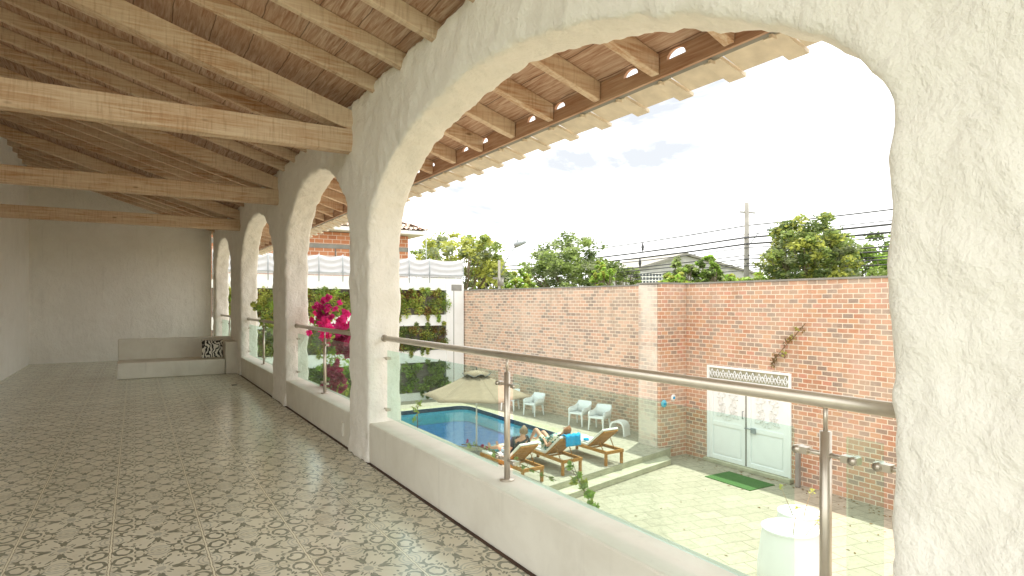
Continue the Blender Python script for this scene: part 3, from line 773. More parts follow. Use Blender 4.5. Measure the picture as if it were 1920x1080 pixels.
# ---------------------------------------------------------------- neighbouring brick house
hs = thing('brick_house', 'orange brick house with clay tiled roof behind the canvas screen', 'house')
HX0, HX1, HY, HZ = -4, 12.1, 30.0, 4.95
mb = MB(); mb.box((HX0, HY, ZC), (HX1, HY + 7, HZ)); mb.build('wall', M['brick_house'], hs)
mb = MB(); mb.box((HX0, HY - .03, 4.15), (HX1 + .02, HY - .002, 4.36)); mb.build('lintel_band', M['concrete'], hs)
for x in (8.3, 10.05, 5.0): mb = MB(); mb.box((x, HY - .025, 3.2), (x + .06, HY - .003, 4.14)); mb.build('column', M['paneback'], hs)
mb = MB(); mb.box((6.3, HY - .02, 3.86), (6.72, HY - .004, 4.14)); mb.build('window', M['backsteel'], hs)
mb = MB(); mb.box((HX0 - .6, HY - .75, HZ + .05), (HX1 + .75, HY - .65, HZ + .23)); mb.box((HX1 + .65, HY - .65, HZ + .05), (HX1 + .75, HY + 7.7, HZ + .23)); mb.box((HX0 - .6, HY - .65, HZ + .03), (HX1 + .65, HY + 7.6, HZ + .10)); mb.build('eave_board', M['white'], hs)
rf = MB()
def roofz(x, y):
    return HZ + .27 + .42 * min(y - (HY - .8), (HX1 + .8) - x, 3.4 + 0 * x)
nxr = 230; rows = 9
for j in range(rows):
    ya, yb = HY - .8 + j * .4, HY - .8 + (j + 1) * .4 + .05
    vv = []
    xa = HX0 - .6; xb = HX1 + .8 - j * .4
    for i in range(nxr + 1):
        x = xa + (xb - xa) * i / nxr
        cz_ = .05 * math.sin(x * 2 * math.pi / .25)
        vv.append((x, ya, HZ + .27 + .42 * (ya - HY + .8) + .05 + cz_)); vv.append((x, yb, HZ + .27 + .42 * (yb - HY + .8) - .01 + cz_))
    rf.add(vv, [(2 * i, 2 * i + 2, 2 * i + 3, 2 * i + 1) for i in range(nxr)], 0, True)
for j in range(rows):
    xa, xb = HX1 + .8 - j * .4, HX1 + .8 - (j + 1) * .4 - .05; vv = []
    for i in range(81):
        y = HY - .8 + j * .4 + (8.6 - .4 * j) * i / 80; cz_ = .05 * math.sin(y * 2 * math.pi / .25)
        vv.append((xa, y, HZ + .27 + .42 * j * .4 + .05 + cz_)); vv.append((xb, y, HZ + .27 + .42 * (j + 1) * .4 + cz_))
    rf.add(vv, [(2 * i, 2 * i + 2, 2 * i + 3, 2 * i + 1) for i in range(80)], 0, True)
rf.box((HX0 - .6, HY + 2.7, HZ + 1.4), (HX1 - 2.7, HY + 7, HZ + 1.72))
rf.build('roof', M['roof_tile'], hs)
mb = MB(); mb.tube([(13.2, 30.2, ZC), (13.2, 30.2, 5.0)], .03, 8); tag(mb.build('metal_pole', M['greymetal']), 'thin grey metal pole beside the brick house corner', 'pole')

# ================================================================ FURNITURE
def lounger(label, x, y, rz):
    t_ = thing('sun_lounger', label, 'sun lounger', (x, y, ZD + .002), rz, 'wooden sun loungers by the pool')
    mb = MB(); Wd, L = .60, 1.95
    mb.box((-Wd / 2, 0, .30), (-Wd / 2 + .05, L, .38)); mb.box((Wd / 2 - .05, 0, .30), (Wd / 2, L, .38))
    mb.box((-Wd / 2 + .051, 0.002, .30), (Wd / 2 - .051, .05, .38)); mb.box((-Wd / 2 + .051, L - .05, .30), (Wd / 2 - .051, L - .002, .38)); mb.box((-Wd / 2 + .051, .74, .30), (Wd / 2 - .051, .79, .34))
    mb.build('frame', M['teak'], t_, bevel=.005)
    for sx_ in (-1, 1):
        for yy_ in (.03, L - .10):
            mb = MB(); xa = sx_ * (Wd / 2 - .028); mb.box((xa - .030, yy_, 0), (xa + .030, yy_ + .065, .299)); mb.build('leg', M['teak'], t_, bevel=.004)
    mb = MB(); k = .80
    while k < L - .09: mb.box((-Wd / 2 + .055, k, .345), (Wd / 2 - .055, k + .06, .366)); k += .075
    mb.build('seat_slats', M['teakx'], t_)
    A = Matrix.Translation((0, .78, .37)) @ Matrix.Rotation(R(-38), 4, 'X')
    mb = MB()
    mb.box((-Wd / 2 + .055, -.78, -.02), (-Wd / 2 + .10, 0, .02)); mb.box((Wd / 2 - .10, -.78, -.02), (Wd / 2 - .055, 0, .02))
    k = -.78
    while k < -.06: mb.box((-Wd / 2 + .101, k, -.012), (Wd / 2 - .101, k + .066, .010)); k += .074
    mb.xf(A); mb.build('backrest', M['teakx'], t_)
    for sx_ in (-1, 1): mb = MB(); mb.tube([(sx_ * .2, .13 + .12, .345), (sx_ * .2, .42, .345 + .27)], .013, 6); mb.build('prop', M['teak'], t_)
    mb = MB(); mb.box((-.27, 0.0, .012), (.27, 1.12, .075)); mb.xf(Matrix.Translation((0, .80, .365))); 
    mb2 = MB(); mb2.box((-.27, -.80, .022), (.27, -.005, .085)); mb2.xf(A); mb.add(mb2.v, mb2.f); mb.build('cushion', M['cushion'], t_, bevel=.02)
    return t_
L1 = lounger('wooden sun lounger with the reclining person in a dark shirt', 7.88, 11.85, R(2))
L2 = lounger('middle wooden sun lounger with a bright blue towel over its backrest', 9.13, 12.0, R(1))
L3 = lounger('empty wooden sun lounger nearest the brick wall with a white cushion', 10.60, 12.13, R(2))

def towel(name, mat, label, pts_fn, nu=14, nv=10, th=.018):
    mb = MB(); vv = []
    for i in range(nu + 1):
        for j in range(nv + 1): vv.append(pts_fn(i / nu, j / nv))
    mb.add(vv, [(i * (nv + 1) + j, (i + 1) * (nv + 1) + j, (i + 1) * (nv + 1) + j + 1, i * (nv + 1) + j + 1) for i in range(nu) for j in range(nv)], 0, True)
    o = mb.build(name, mat); so_ = o.modifiers.new('s', 'SOLIDIFY'); so_.thickness = th
    return tag(o, label, 'towel')
def drape(u, v):
    # over the top edge of L2 backrest, hanging on the back side
    s_ = u * .62 - .26
    bx, by, bz = 9.13, 12.0 + .78 - .78 * math.cos(R(38)), ZD + .37 + .78 * math.sin(R(38))
    x = bx + .06 + (v - .5) * .46
    wv = .015 * math.sin(v * 19 + u * 3)
    if s_ < 0: return (x, by + .0 - s_ * math.cos(R(38)) + 0.02, bz + .115 + s_ * math.sin(R(38)) + wv)
    if s_ < .1: return (x, by - s_ * .9 - .02, bz + .12 - s_ * .4 + wv)
    return (x, by - .11 + wv, bz + .09 - (s_ - .1))
towel('towel', M['bluetowel'], 'bright blue towel hung over the middle lounger backrest', drape)
towel('towel', M['paleblue'], 'folded pale blue towel at the foot of the nearest lounger', lambda u, v: (7.72 + .42 * v, 13.35 + .35 * u, ZD + .475 + .02 * math.sin(u * 7 + v * 4)), th=.05)
towel('towel', M['cushion'], 'white towel spread over the empty lounger seat', lambda u, v: (10.32 + .54 * v + .01 * math.sin(u * 20), 12.9 + 1.05 * u, ZD + .452 + .012 * math.sin(u * 15 + v * 9)))
mb = MB(); mb.lathe([(0.001, .05), (.06, .045), (.09, .02), (.08, 0), (.001, 0)], 14); o = mb.build('cap', M['bluetowel']); o.location = (10.45, 13.15, ZD + .485); tag(o, 'small round blue cap lying on the white towel of the empty lounger', 'cap')

# plastic armchair
def armchair():
    t_ = thing('armchair', 'x', 'armchair', (0, 0, 0), 0, 'white plastic armchairs by the brick wall')
    # faces +X locally
    for sx_, sy in ((.24, .24), (.24, -.24), (-.22, .235), (-.22, -.235)):
        mb = MB(); n = 4; vv = []
        top = (sx_, sy, .42); bot = (sx_ + (.025 if sx_ > 0 else -.06), sy * 1.12, 0)
        for (c_, h_) in ((bot, .018), (top, .032)):
            for dx, dy in ((-1, -1), (1, -1), (1, 1), (-1, 1)): vv.append((c_[0] + dx * h_, c_[1] + dy * h_, c_[2]))
        mb.add(vv, [(0, 1, 2, 3), (4, 5, 6, 7)] + [(k, (k + 1) % 4, 4 + (k + 1) % 4, 4 + k) for k in range(4)]); mb.build('leg', M['plastic'], t_, bevel=.008)
    mb = MB(); mb.prism([(-.24, .37), (.28, .40), (.285, .44), (.26, .455), (-.22, .42)], -.255, .255, 1); mb.build('seat', M['plastic'], t_, bevel=.015)
    # one wrapping shell: back and arms
    prof = []
    n = 28
    for i in range(n + 1):
        s_ = i / n * 2 - 1; a_ = s_ * math.pi * .5
        # U-shaped plan from the front of one arm round the back
        if abs(s_) < .5:
            th = s_ * math.pi; x = -.27 - .02 * math.cos(th); x = -.25 - .05 * math.cos(s_ * math.pi); y = .29 * math.sin(s_ * math.pi)
        else:
            y = math.copysign(.29, s_); x = -.25 + (abs(s_) - .5) * 1.04
        k = max(0, min(1, (abs(s_) - .34) / .3)); k = k * k * (3 - 2 * k)
        top = .80 * (1 - k) + .63 * k
        if abs(s_) > .9: top -= (abs(s_) - .9) * .5
        prof.append((x, y, top))
    vv = []
    for (x, y, tp) in prof:
        lean = -.09 * (1 if tp > .7 else .3)
        for w_ in (0, .033):
            nx, ny = (-x / .4, -y / .4) if abs(y) < .28 else (0, -math.copysign(1, y))
            vv.append((x + nx * w_ * .8, y + ny * w_, .40)); vv.append((x + nx * w_ * .8 + lean * (tp - .4) / .4, y + ny * w_, tp))
    ff = []
    for i in range(n):
        o_ = i * 4; p_ = o_ + 4
        ff += [(o_, p_, p_ + 1, o_ + 1), (o_ + 2, o_ + 3, p_ + 3, p_ + 2), (o_ + 1, p_ + 1, p_ + 3, o_ + 3), (o_, o_ + 2, p_ + 2, p_)]
    ff += [(0, 1, 3, 2), (n * 4, n * 4 + 2, n * 4 + 3, n * 4 + 1)]
    mb = MB(); mb.add(vv, ff, 0, True); mb.build('back_and_arms', M['plastic'], t_)
    return t_
chairs = [((12.55, 20.55), 215, 'white plastic armchair half hidden behind the railing post, turned sideways'),
          ((12.72, 19.15), 197, 'white plastic armchair right beside the railing post'),
          ((13.02, 16.75), 200, 'white plastic armchair at the middle of the brick wall, left of its twin'),
          ((13.10, 15.78), 203, 'white plastic armchair next to the small arched side table')]
proto = armchair()
for i, ((x, y), rz, lb) in enumerate(chairs):
    o = proto if i == 0 else copy_tree(proto)
    o.location = (x, y, ZD + .002); o.rotation_euler = (0, 0, R(rz)); o['label'] = lb
# arched side table
ts = thing('side_table', 'small white arched plastic table beside the last armchair', 'side table', (13.15, 14.85, ZD + .002), R(200))
mb = MB(); out_ = []; in_ = []
for k in range(17):
    a_ = math.pi * k / 16
    out_.append((.27 * math.copysign(abs(math.cos(a_)) ** .7, math.cos(a_)), .10 + .36 * math.sin(a_) ** .6)); in_.append((.225 * math.copysign(abs(math.cos(a_)) ** .7, math.cos(a_)), .06 + .345 * math.sin(a_) ** .6))
out_ = [(.29, 0)] + out_ + [(-.29, 0)]; in_ = [(.235, 0)] + in_ + [(-.235, 0)]
vv = []; n = len(out_)
for xx in (-.2, .2):
    for q in out_: vv.append((xx, q[0], q[1]))
    for q in in_: vv.append((xx, q[0], q[1]))
ff = []
for i in range(n - 1):
    ff += [(i, i + 1, n + i + 1, n + i), (2 * n + i, 3 * n + i, 3 * n + i + 1, 2 * n + i + 1), (i, 2 * n + i, 2 * n + i + 1, i + 1), (n + i, n + i + 1, 3 * n + i + 1, 3 * n + i)]
ff += [(0, n, 3 * n, 2 * n), (n - 1, 3 * n - 1, 4 * n - 1, 2 * n - 1)]
mb.add(vv, ff); mb.build('table_shell', M['plastic'], ts, bevel=.008)

# umbrella
um = thing('umbrella', 'beige canvas umbrella with a white pole by the pool edge', 'umbrella', (8.12, 15.1, ZD + .002))
mb = MB(); mb.tube([(0, 0, 0.02), (0, 0, 2.30)], .022, 12); mb.tube([(0, 0, .95), (0, 0, 1.06)], .034, 12); mb.build('pole', M['plastic'], um)
mb = MB(); mb.lathe([(.001, .06), (.05, .06), (.22, .03), (.24, 0), (.001, 0)], 20); mb.build('base', M['concrete'], um)
cn = MB(); H0, H1, Rr = 1.62, 2.25, 1.55; ns = 6; vv = []
ang0 = R(22)
for s_ in range(ns):
    a0 = ang0 + 2 * math.pi * s_ / ns; a1 = ang0 + 2 * math.pi * (s_ + 1) / ns; o_ = len(cn.v); g_ = []
    for i in range(7):
        u = i / 6
        for j in range(5):
            v = j / 4; p0 = Vector((math.cos(a0), math.sin(a0))); p1 = Vector((math.cos(a1), math.sin(a1)))
            q = (p0 * (1 - v) + p1 * v) * (Rr * (.10 + .90 * u)) * (1 - .05 * u * math.sin(v * math.pi))
            z = H1 + (H0 - H1) * u - .05 * math.sin(v * math.pi) * u * (1 - u) * 2 - .04 * math.sin(u * math.pi)
            g_.append((q.x, q.y, z))
    cn.add(g_, [(i * 5 + j, i * 5 + j + 1, i * 5 + j + 6, i * 5 + j + 5) for i in range(6) for j in range(4)], 0, True)
o = cn.build('canopy', M['canvas'], um); m_ = o.modifiers.new('s', 'SOLIDIFY'); m_.thickness = .006
vn = MB(); g_ = []
for k in range(33):
    a_ = ang0 + 2 * math.pi * k / 32; rr = .36 + .03 * math.cos((a_ - ang0) * 6)
    g_ += [(.03 * math.cos(a_), .03 * math.sin(a_), 2.33), (rr * math.cos(a_), rr * math.sin(a_), 2.20 + .04 * math.cos(6 * (a_ - ang0)))]
vn.add(g_, [(2 * k, 2 * k + 1, 2 * k + 3, 2 * k + 2) for k in range(32)], 0, True); o = vn.build('vent', M['canvas'], um); m_ = o.modifiers.new('s', 'SOLIDIFY'); m_.thickness = .008
tr_ = MB(); tr_.tube([(g_[2 * k + 1][0] * 1.01, g_[2 * k + 1][1] * 1.01, g_[2 * k + 1][2]) for k in range(33)], .013, 6); tr_.build('vent_trim', M['darkmetal'], um)
for s_ in range(ns):
    a_ = ang0 + 2 * math.pi * s_ / ns
    mb = MB(); mb.tube([(.05 * math.cos(a_), .05 * math.sin(a_), 2.20), (1.46 * math.cos(a_), 1.46 * math.sin(a_), 1.61)], .010, 5); mb.build('rib', M['plastic'], um)
mb = MB(); mb.tube([(0, 0, 2.30), (0, 0, 2.42)], [.03, .012], 8); mb.build('finial', M['darkmetal'], um)

# planters
def planter(x, y, label, top=.40, bot=.47, h=.82, sc2=1):
    t_ = thing('planter', label, 'planter', (x, y, ZC + .002), 0, 'white fluted planters in the courtyard')
    mb = MB(); mb.lathe([(bot * .97, 0), (bot, .03), (bot * .98, .3), (top * 1.04, h * .8), (top, h - .03), (top * 1.0, h)], 64, fl=-.02); mb.build('pot', M['plastic'], t_)
    mb = MB(); mb.lathe([(top * 1.02, h - .035), (top * 1.035, h), (top * .96, h + .012), (top * .90, h - .01), (top * .86, .45), (.001, .44)], 48); mb.build('rim', M['plastic'], t_)
    mb = MB(); 
    for k in (2, 3):
        a_ = k * 1.3 + x; mb.tube([(.05 * math.cos(a_), .05 * math.sin(a_), .44), (.2 * math.cos(a_), .2 * math.sin(a_), .75), (.42 * math.cos(a_), .42 * math.sin(a_), .95 + .05 * k)], [.012, .008, .003], 5)
    cs = [((.42 * math.cos(k * 1.3 + x), .42 * math.sin(k * 1.3 + x), .95 + .05 * k), (.07, .07, .07)) for k in (2, 3)]
    clumps(mb, cs, 9, .03, [1], seed=int(x * 10)); mb.build('plant', [M['stem'], M['leafC']], t_, fixn=False)
    return t_
planter(9.0, 6.08, 'large white fluted planter nearest the railing at the bottom right', .42, .50, .88)
planter(10.1, 6.63, 'white fluted planter behind the larger one', .36, .42, .78)

# ================================================================ PLANTS NEAR THE WALL
def vine(name, pts, label, cat, mis, mats, n=80, size=.035, spread=.08, flowers=None, rad=.008, every=1, fsz=.035, cr=.035):
    t_ = thing(name, label, cat)
    mb = MB(); mb.tube(pts, [rad * (1 - .6 * i / (len(pts) - 1)) for i in range(len(pts))], 6)
    for k in range(1, len(pts) - 1):
        p_ = Vector(pts[k]); mb.tube([p_, p_ + Vector((random.uniform(-.1, .1), random.uniform(-.15, .15), random.uniform(0, .15)))], rad * .4, 4)
    mb.build('stem', M['stem'], t_)
    mb = MB(); cs = []
    for i in range(len(pts) - 1):
        for k in range(3):
            p_ = Vector(pts[i]).lerp(Vector(pts[i + 1]), (k + random.random()) / 3)
            cs.append((p_ + Vector([random.uniform(-spread, spread) for _ in range(3)]), (spread, spread, spread)))
    clumps(mb, cs, n, size, mis, 1, 5); mb.build('foliage', mats, t_, fixn=False)
    if flowers:
        for fi, (c_, rr, cnt, mat) in enumerate(flowers):
            mb = MB(); rg_ = random.Random(fi + 3); cs = []
            for _ in range(cnt):
                d = Vector((rg_.gauss(0, .5), rg_.gauss(0, .5), rg_.gauss(0, .5)))
                cs.append((Vector(c_) + Vector((d.x * rr[0], d.y * rr[1], d.z * rr[2])), (cr, cr, cr)))
            clumps(mb, cs, 14, fsz, [0], 1, fi, .75); mb.build('flower_cluster', M[mat], t_, fixn=False)
    return t_
G4 = [M['leafA'], M['leafB'], M['leafC'], M['leafD']]
vine('bougainvillea', [(2.45, 8.0, -1.6), (2.44, 8.1, -.6), (2.43, 8.3, .2), (2.36, 8.45, .7), (2.30, 8.7, 1.1), (2.27, 8.8, 1.35)],
     'bougainvillea with magenta flowers outside the second arch', 'bougainvillea', [0, 2, 3, 3], G4, 46, .035, .12,
     [((2.27, 8.80, 1.33), (.10, .42, .22), 60, 'magenta'), ((2.27, 8.75, 1.02), (.06, .18, .10), 16, 'magenta'), ((2.30, 7.85, 1.26), (.08, .20, .14), 18, 'magenta'),
      ((2.30, 7.85, .95), (.08, .26, .13), 48, 'pinkred'), ((2.30, 8.30, .50), (.09, .22, .17), 60, 'pinkred')])
t_ = vine('potted_tree', [(2.30, 12.2, -.5), (2.28, 12.2, .3), (2.24, 12.25, .8), (2.2, 12.35, 1.15)],
     'small leafy tree with a thin stem outside the third arch', 'tree', [0, 1, 2], G4, 5, .04, .05)
mb = MB(); cs = [((2.18 + random.uniform(-.1, .1), 12.35 + random.uniform(-.40, .40), 1.25 + random.uniform(-.22, .28)), (.12, .14, .12)) for _ in range(26)]
cs += [((2.08, 12.9 + .16 * k, 1.42 + .05 * math.sin(k * 2)), (.05, .09, .06)) for k in range(5)]
clumps(mb, cs, 26, .045, [0, 1, 2, 3], 1, 9); mb.build('crown', G4, t_, fixn=False)
vine('leafy_shoot', [(2.62, 2.7, -.9), (2.56, 2.85, -.2), (2.46, 2.98, .14), (2.45, 3.06, .26), (2.45, 3.16, .35), (2.45, 3.27, .43)],
     'leafy green shoot climbing just outside the sill below the handrail', 'climbing plant', [0, 3, 3, 2], G4, 26, .022, .028, rad=.005)
vine('flowering_twig', [(2.36, 4.65, .30), (2.33, 4.3, .36), (2.32, 3.95, .37), (2.30, 3.55, .37), (2.30, 3.2, .36)],
     'thin dry twig with tiny pink flowers along the outer sill edge', 'twig', [0], G4, 2, .018, .02,
     [((2.31, 4.2, .38), (.02, .4, .015), 3, 'pinkred')], rad=.005, fsz=.008, cr=.014)
vine('leafy_sprig', [(2.45, 5.8, -.2), (2.42, 5.75, .3), (2.40, 5.70, .46), (2.38, 5.62, .52)],
     'yellow green sprig poking up beside the first pillar', 'climbing plant', [2, 2, 3], G4, 8, .025, .03, rad=.005)
vine('dry_creeper', [(13.93, 9.0, 1.0), (13.92, 9.35, .6), (13.93, 9.6, .35), (13.92, 9.85, .05), (13.93, 9.95, -.2)],
     'dry yellowish creeper on the red brick above the gate corner', 'creeper', [2, 4, 5], LM, 20, .035, .09, rad=.014)

# ================================================================ BEYOND THE WALL
def tree(x, y, top, rx, rz_, label, mis, trunk_h, nc=70, leaf=.20, dens=80, seed=1, name='tree', flat=0.5, open_=.0, mats=None, group='trees beyond the wall'):
    rg_ = random.Random(seed); t_ = thing(name, label, 'tree', (x, y, ZC - .02), 0, group)
    h = top - ZC; cz = h - rz_; tr = MB(); base_r = .10 + h * .014
    tp = [(0, 0, 0), (rg_.uniform(-.2, .2), rg_.uniform(-.2, .2), trunk_h * .5), (rg_.uniform(-.3, .3), 0, trunk_h)]
    tr.tube(tp, [base_r, base_r * .8, base_r * .65], 8)
    cs = []
    nl = 9
    for k in range(nl):
        a_ = 2 * math.pi * k / nl + rg_.uniform(-.3, .3); e = rg_.uniform(.15, 1.0)
        end = Vector((rx * .75 * math.cos(a_) * math.cos(e), rx * .75 * math.sin(a_) * math.cos(e), cz + rz_ * .75 * math.sin(e) * rg_.uniform(.4, 1)))
        mid_ = Vector(tp[2]).lerp(end, .5) + Vector((rg_.uniform(-.3, .3), rg_.uniform(-.3, .3), .3))
        tr.tube([tp[2], mid_, end], [base_r * .5, base_r * .3, base_r * .1], 6)
        for _ in range(2):
            e2 = end + Vector((rg_.uniform(-.25, .25) * rx, rg_.uniform(-.25, .25) * rx, rg_.uniform(0, .3) * rz_)); tr.tube([mid_, e2], [base_r * .18, base_r * .05], 5)
            cs.append((e2, (rx * .16, rx * .16, rz_ * .12)))
    tr.build('trunk', M['bark'], t_)
    for _ in range(nc):
        d = Vector((rg_.gauss(0, 1), rg_.gauss(0, 1), rg_.gauss(0, 1))).normalized()
        rr = rg_.random() ** .35
        w_ = 1 + .25 * mnoise.noise(Vector((d.x * 1.6 + seed, d.y * 1.6, d.z * 1.6)))
        p_ = Vector((d.x * rx * rr * w_, d.y * rx * rr * w_, cz + d.z * rz_ * rr * w_))
        if p_.z < trunk_h * .55: continue
        if rg_.random() < open_: continue
        s_ = rg_.uniform(.12, .24)
        cs.append((p_, (rx * s_, rx * s_, min(rx, rz_) * s_ * .65)))
    mb = MB(); clumps(mb, cs, dens, leaf, mis, flat, seed); mb.build('crown', mats or TM, t_, fixn=False)
    return t_
TM = [M['leafA'], M['leafB'], M['leafC'], M['leafD'], M['leafF']]
def at(x, d):   # ground position of an image column at a depth
    u = (x - 960) / 1150; s_, c_ = math.sin(R(YAW)), math.cos(R(YAW))
    return (d * (s_ + u * c_), d * (c_ - u * s_))
def zat(y, d): return 1.5 - (y - 568) * d / 1150
def T(px, d, ytop, wpx, hz, *a, **k):
    x, y = at(px, d); return tree(x, y, zat(ytop, d), wpx * d / 2300, hz, *a, **k)
T(862, 44, 428, 165, 3.2, 'wide loose yellow green tree beside the brick house', [0, 2, 2, 4], 3.2, nc=95, leaf=.17, dens=70, seed=4, open_=.12)
T(805, 50, 446, 85, 2.6, 'thin sparse tree showing behind the brick house corner', [0, 2, 4], 3.0, nc=26, leaf=.16, dens=45, seed=5)
T(915, 52, 470, 90, 2.8, 'low dark tree left of the street lamp', [0, 1, 4], 3.0, nc=55, leaf=.18, dens=75, seed=6)
T(975, 50, 508, 65, 1.9, 'small yellowish tree right of the street lamp foot', [2, 3, 0], 2.0, nc=30, leaf=.16, dens=60, seed=7)
T(1065, 56, 442, 195, 4.2, 'broad dense green tree in the middle beyond the wall', [0, 0, 4, 1], 3.2, nc=170, leaf=.19, dens=85, seed=8)
T(1130, 50, 479, 42, 2.2, 'narrow bright green tree in front of the broad tree', [3, 3, 2], 2.0, nc=34, leaf=.15, dens=60, seed=9)
T(1168, 60, 484, 70, 2.6, 'grey green tree left of the warehouse', [4, 0], 3.0, nc=36, leaf=.16, dens=50, seed=10, open_=.1)
T(1278, 42, 478, 62, 1.7, 'round light green tree before the warehouse roof', [0, 3, 4], 2.5, nc=38, leaf=.15, dens=60, seed=11)
T(1326, 42, 474, 62, 1.9, 'dark centred small tree right of the round one', [0, 3, 1], 2.5, nc=40, leaf=.15, dens=60, seed=12)
T(1262, 40, 505, 60, 1.2, 'low lime green bush just above the wall', [3, 2], 2.2, nc=20, leaf=.13, dens=55, seed=13, name='bush')
T(1405, 42, 503, 105, 1.4, 'wide low lime green bush around the power pole', [3, 2, 0], 2.2, nc=50, leaf=.14, dens=55, seed=14, name='bush')
T(1352, 44, 512, 70, 1.3, 'low leafy bush left of the power pole', [3, 0], 2.2, nc=26, leaf=.14, dens=55, seed=20, name='bush')
T(1510, 38, 400, 175, 3.2, 'large leafy green tree at the right beyond the wall', [0, 2, 4, 1], 3.0, nc=150, leaf=.16, dens=85, seed=15)
T(1660, 44, 430, 200, 3.4, 'big green tree at the far right beyond the wall', [0, 1, 3], 3.0, nc=130, leaf=.18, dens=80, seed=16)
T(1830, 48, 455, 190, 3.4, 'rounded green tree beyond the farthest right of the wall', [0, 4, 2], 3.0, nc=110, leaf=.18, dens=75, seed=17)

# warehouse
wx0, wy0 = at(1192, 88); wx1, wy1 = at(1420, 96)
wa = thing('warehouse', 'grey gabled warehouse with a grid of small window panes', 'warehouse', (wx0, wy0, ZC), math.atan2(wy1 - wy0, wx1 - wx0))
Lw = math.hypot(wx1 - wx0, wy1 - wy0); he = zat(507, 88) - ZC; hp = zat(480, 92) - ZC
mb = MB(); mb.prism([(0, 0), (Lw, 0), (Lw, he - .3), (Lw * .38, hp), (0, he)], 0, 14, 1); mb.build('wall', M['warehouse'], wa)
mb = MB(); mb.prism([(-.5, he - .1), (Lw * .38, hp + .05), (Lw + .5, he - .4), (Lw + .5, he - .1), (Lw * .38, hp + .4), (-.5, he + .25)], -.5, 14.5, 1); mb.build('roof', M['concrete'], wa)
mb = MB(); mb.box((.5, -.03, he - 3.6), (Lw * .34, -.005, he - .3)); mb.build('window', M['backsteel'], wa)
mb = MB()
x = .5
while x < Lw * .34: mb.box((x, -.07, he - 3.6), (x + .14, -.032, he - .3)); x += .55
for k in range(7): mb.box((.5, -.10, he - 3.6 + k * .53), (Lw * .34, -.072, he - 3.47 + k * .53))
mb.build('window_bars', M['white'], wa)

# power pole, lamps, wires
px, py = at(1400, 45)
pp = thing('power_pole', 'tall concrete power pole with a crossarm and a lamp bracket', 'power pole', (px, py, ZC))
hpole = zat(380, 45) - ZC
mb = MB(); mb.tube([(0, 0, 0), (0, 0, hpole)], [.26, .15], 10); mb.build('shaft', M['concrete'], pp)
ra = R(-YAW)
ux, uy = math.cos(ra), math.sin(ra)
mb = MB(); z_ = zat(398, 45) - ZC; mb.tube([(-.5 * ux, -.5 * uy, z_ + .03), (.62 * ux, .62 * uy, z_ - .05)], .055, 6); mb.build('crossarm', M['concrete'], pp)
mb = MB(); mb.tube([(0, 0, zat(465, 45) - ZC), (.95 * ux, .95 * uy, zat(434, 45) - ZC), (1.7 * ux, 1.7 * uy, zat(430, 45) - ZC)], .035, 6); mb.build('lamp_arm', M['greymetal'], pp)
mb = MB(); mb.tube([(1.5 * ux, 1.5 * uy, zat(431, 45) - ZC), (2.05 * ux, 2.05 * uy, zat(429.5, 45) - ZC)], [.09, .07], 8); mb.tube([(1.75 * ux, 1.75 * uy, zat(430, 45) - ZC), (1.75 * ux, 1.75 * uy, zat(425, 45) - ZC)], .06, 6); mb.build('lamp_head', M['greymetal'], pp)
lx, ly = at(936, 38)
sl = thing('street_lamp', 'grey street lamp leaning on a slanted arm above the wall', 'street lamp', (lx, ly, ZC))
mb = MB(); mb.tube([(0, 0, 0), (0, 0, zat(488, 38) - ZC)], [.11, .08], 8); mb.build('shaft', M['concrete'], sl)
mb = MB(); k = 38 / 1150
mb.tube([(.1, -.06, zat(512, 38) - ZC), (14 * k * ux, 14 * k * uy, zat(486, 38) - ZC), (31 * k * ux, 31 * k * uy, zat(461, 38) - ZC)], .035, 6); mb.build('lamp_arm', M['greymetal'], sl)
mb = MB(); mb.tube([(28 * k * ux, 28 * k * uy, zat(461, 38) - ZC), (38 * k * ux, 38 * k * uy, zat(456.5, 38) - ZC), (50 * k * ux, 50 * k * uy, zat(453, 38) - ZC)], [.16, .17, .09], 10); mb.tube([(34 * k * ux, 34 * k * uy, zat(457, 38) - ZC), (34 * k * ux, 34 * k * uy, zat(449, 38) - ZC)], .06, 8)
mb.build('lamp_head', M['greymetal'], sl)
mb = MB(); mb.box((-.45, -.03, zat(524, 38) - ZC), (.35, .03, zat(520, 38) - ZC)); mb.tube([(.1, 0, zat(536, 38) - ZC), (.1, 0, zat(524, 38) - ZC)], .2, 8); mb.build('cable_bracket', M['concrete'], sl)
XW_ = 38.0
for i, (ypx, rad, xo) in enumerate(((408, .045, .4), (427, .03, .2), (434, .07, 0), (447, .07, .1), (455, .035, 0), (470, .045, .2), (478, .045, 0), (487, .035, .1), (492, .04, 0), (500, .035, .3))):
    z0 = 1.5 + (568 - ypx) * 41 / 1150
    pts = []
    for s0, s1 in ((8, 29.3), (29.3, 75), (75, 121), (121, 200)):
        for k in range(9):
            u = k / 8; pts.append((XW_ + xo, s0 + (s1 - s0) * u, z0 - .45 * (1 - (2 * u - 1) ** 2) * (1 if s1 - s0 > 30 else .3)))
    mb = MB(); mb.tube(pts, rad, 5); tag(mb.build('power_line', M['wire']), 'black overhead cable strung between the poles beyond the wall', 'cable', 'overhead cables beyond the wall')
for (xx, yy_, lb, a_, b_) in ((1205, 0, 'dark spacer clipped on the upper cables right of the broad tree', 455, 472), (1200, 0, 'dark spacer clipped on the lower cables by the warehouse', 485, 502)):
    d_ = 38.2 / (math.sin(R(YAW)) + (xx - 960) / 1150 * math.cos(R(YAW))); qx, qy = at(xx, d_)
    mb = MB(); mb.tube([(qx, qy, zat(b_, d_)), (qx, qy, zat((a_ + b_) / 2, d_)), (qx, qy, zat(a_, d_))], [.03, .14, .05], 6); tag(mb.build('cable_spacer', M['wire']), lb, 'cable spacer', 'cable spacers')

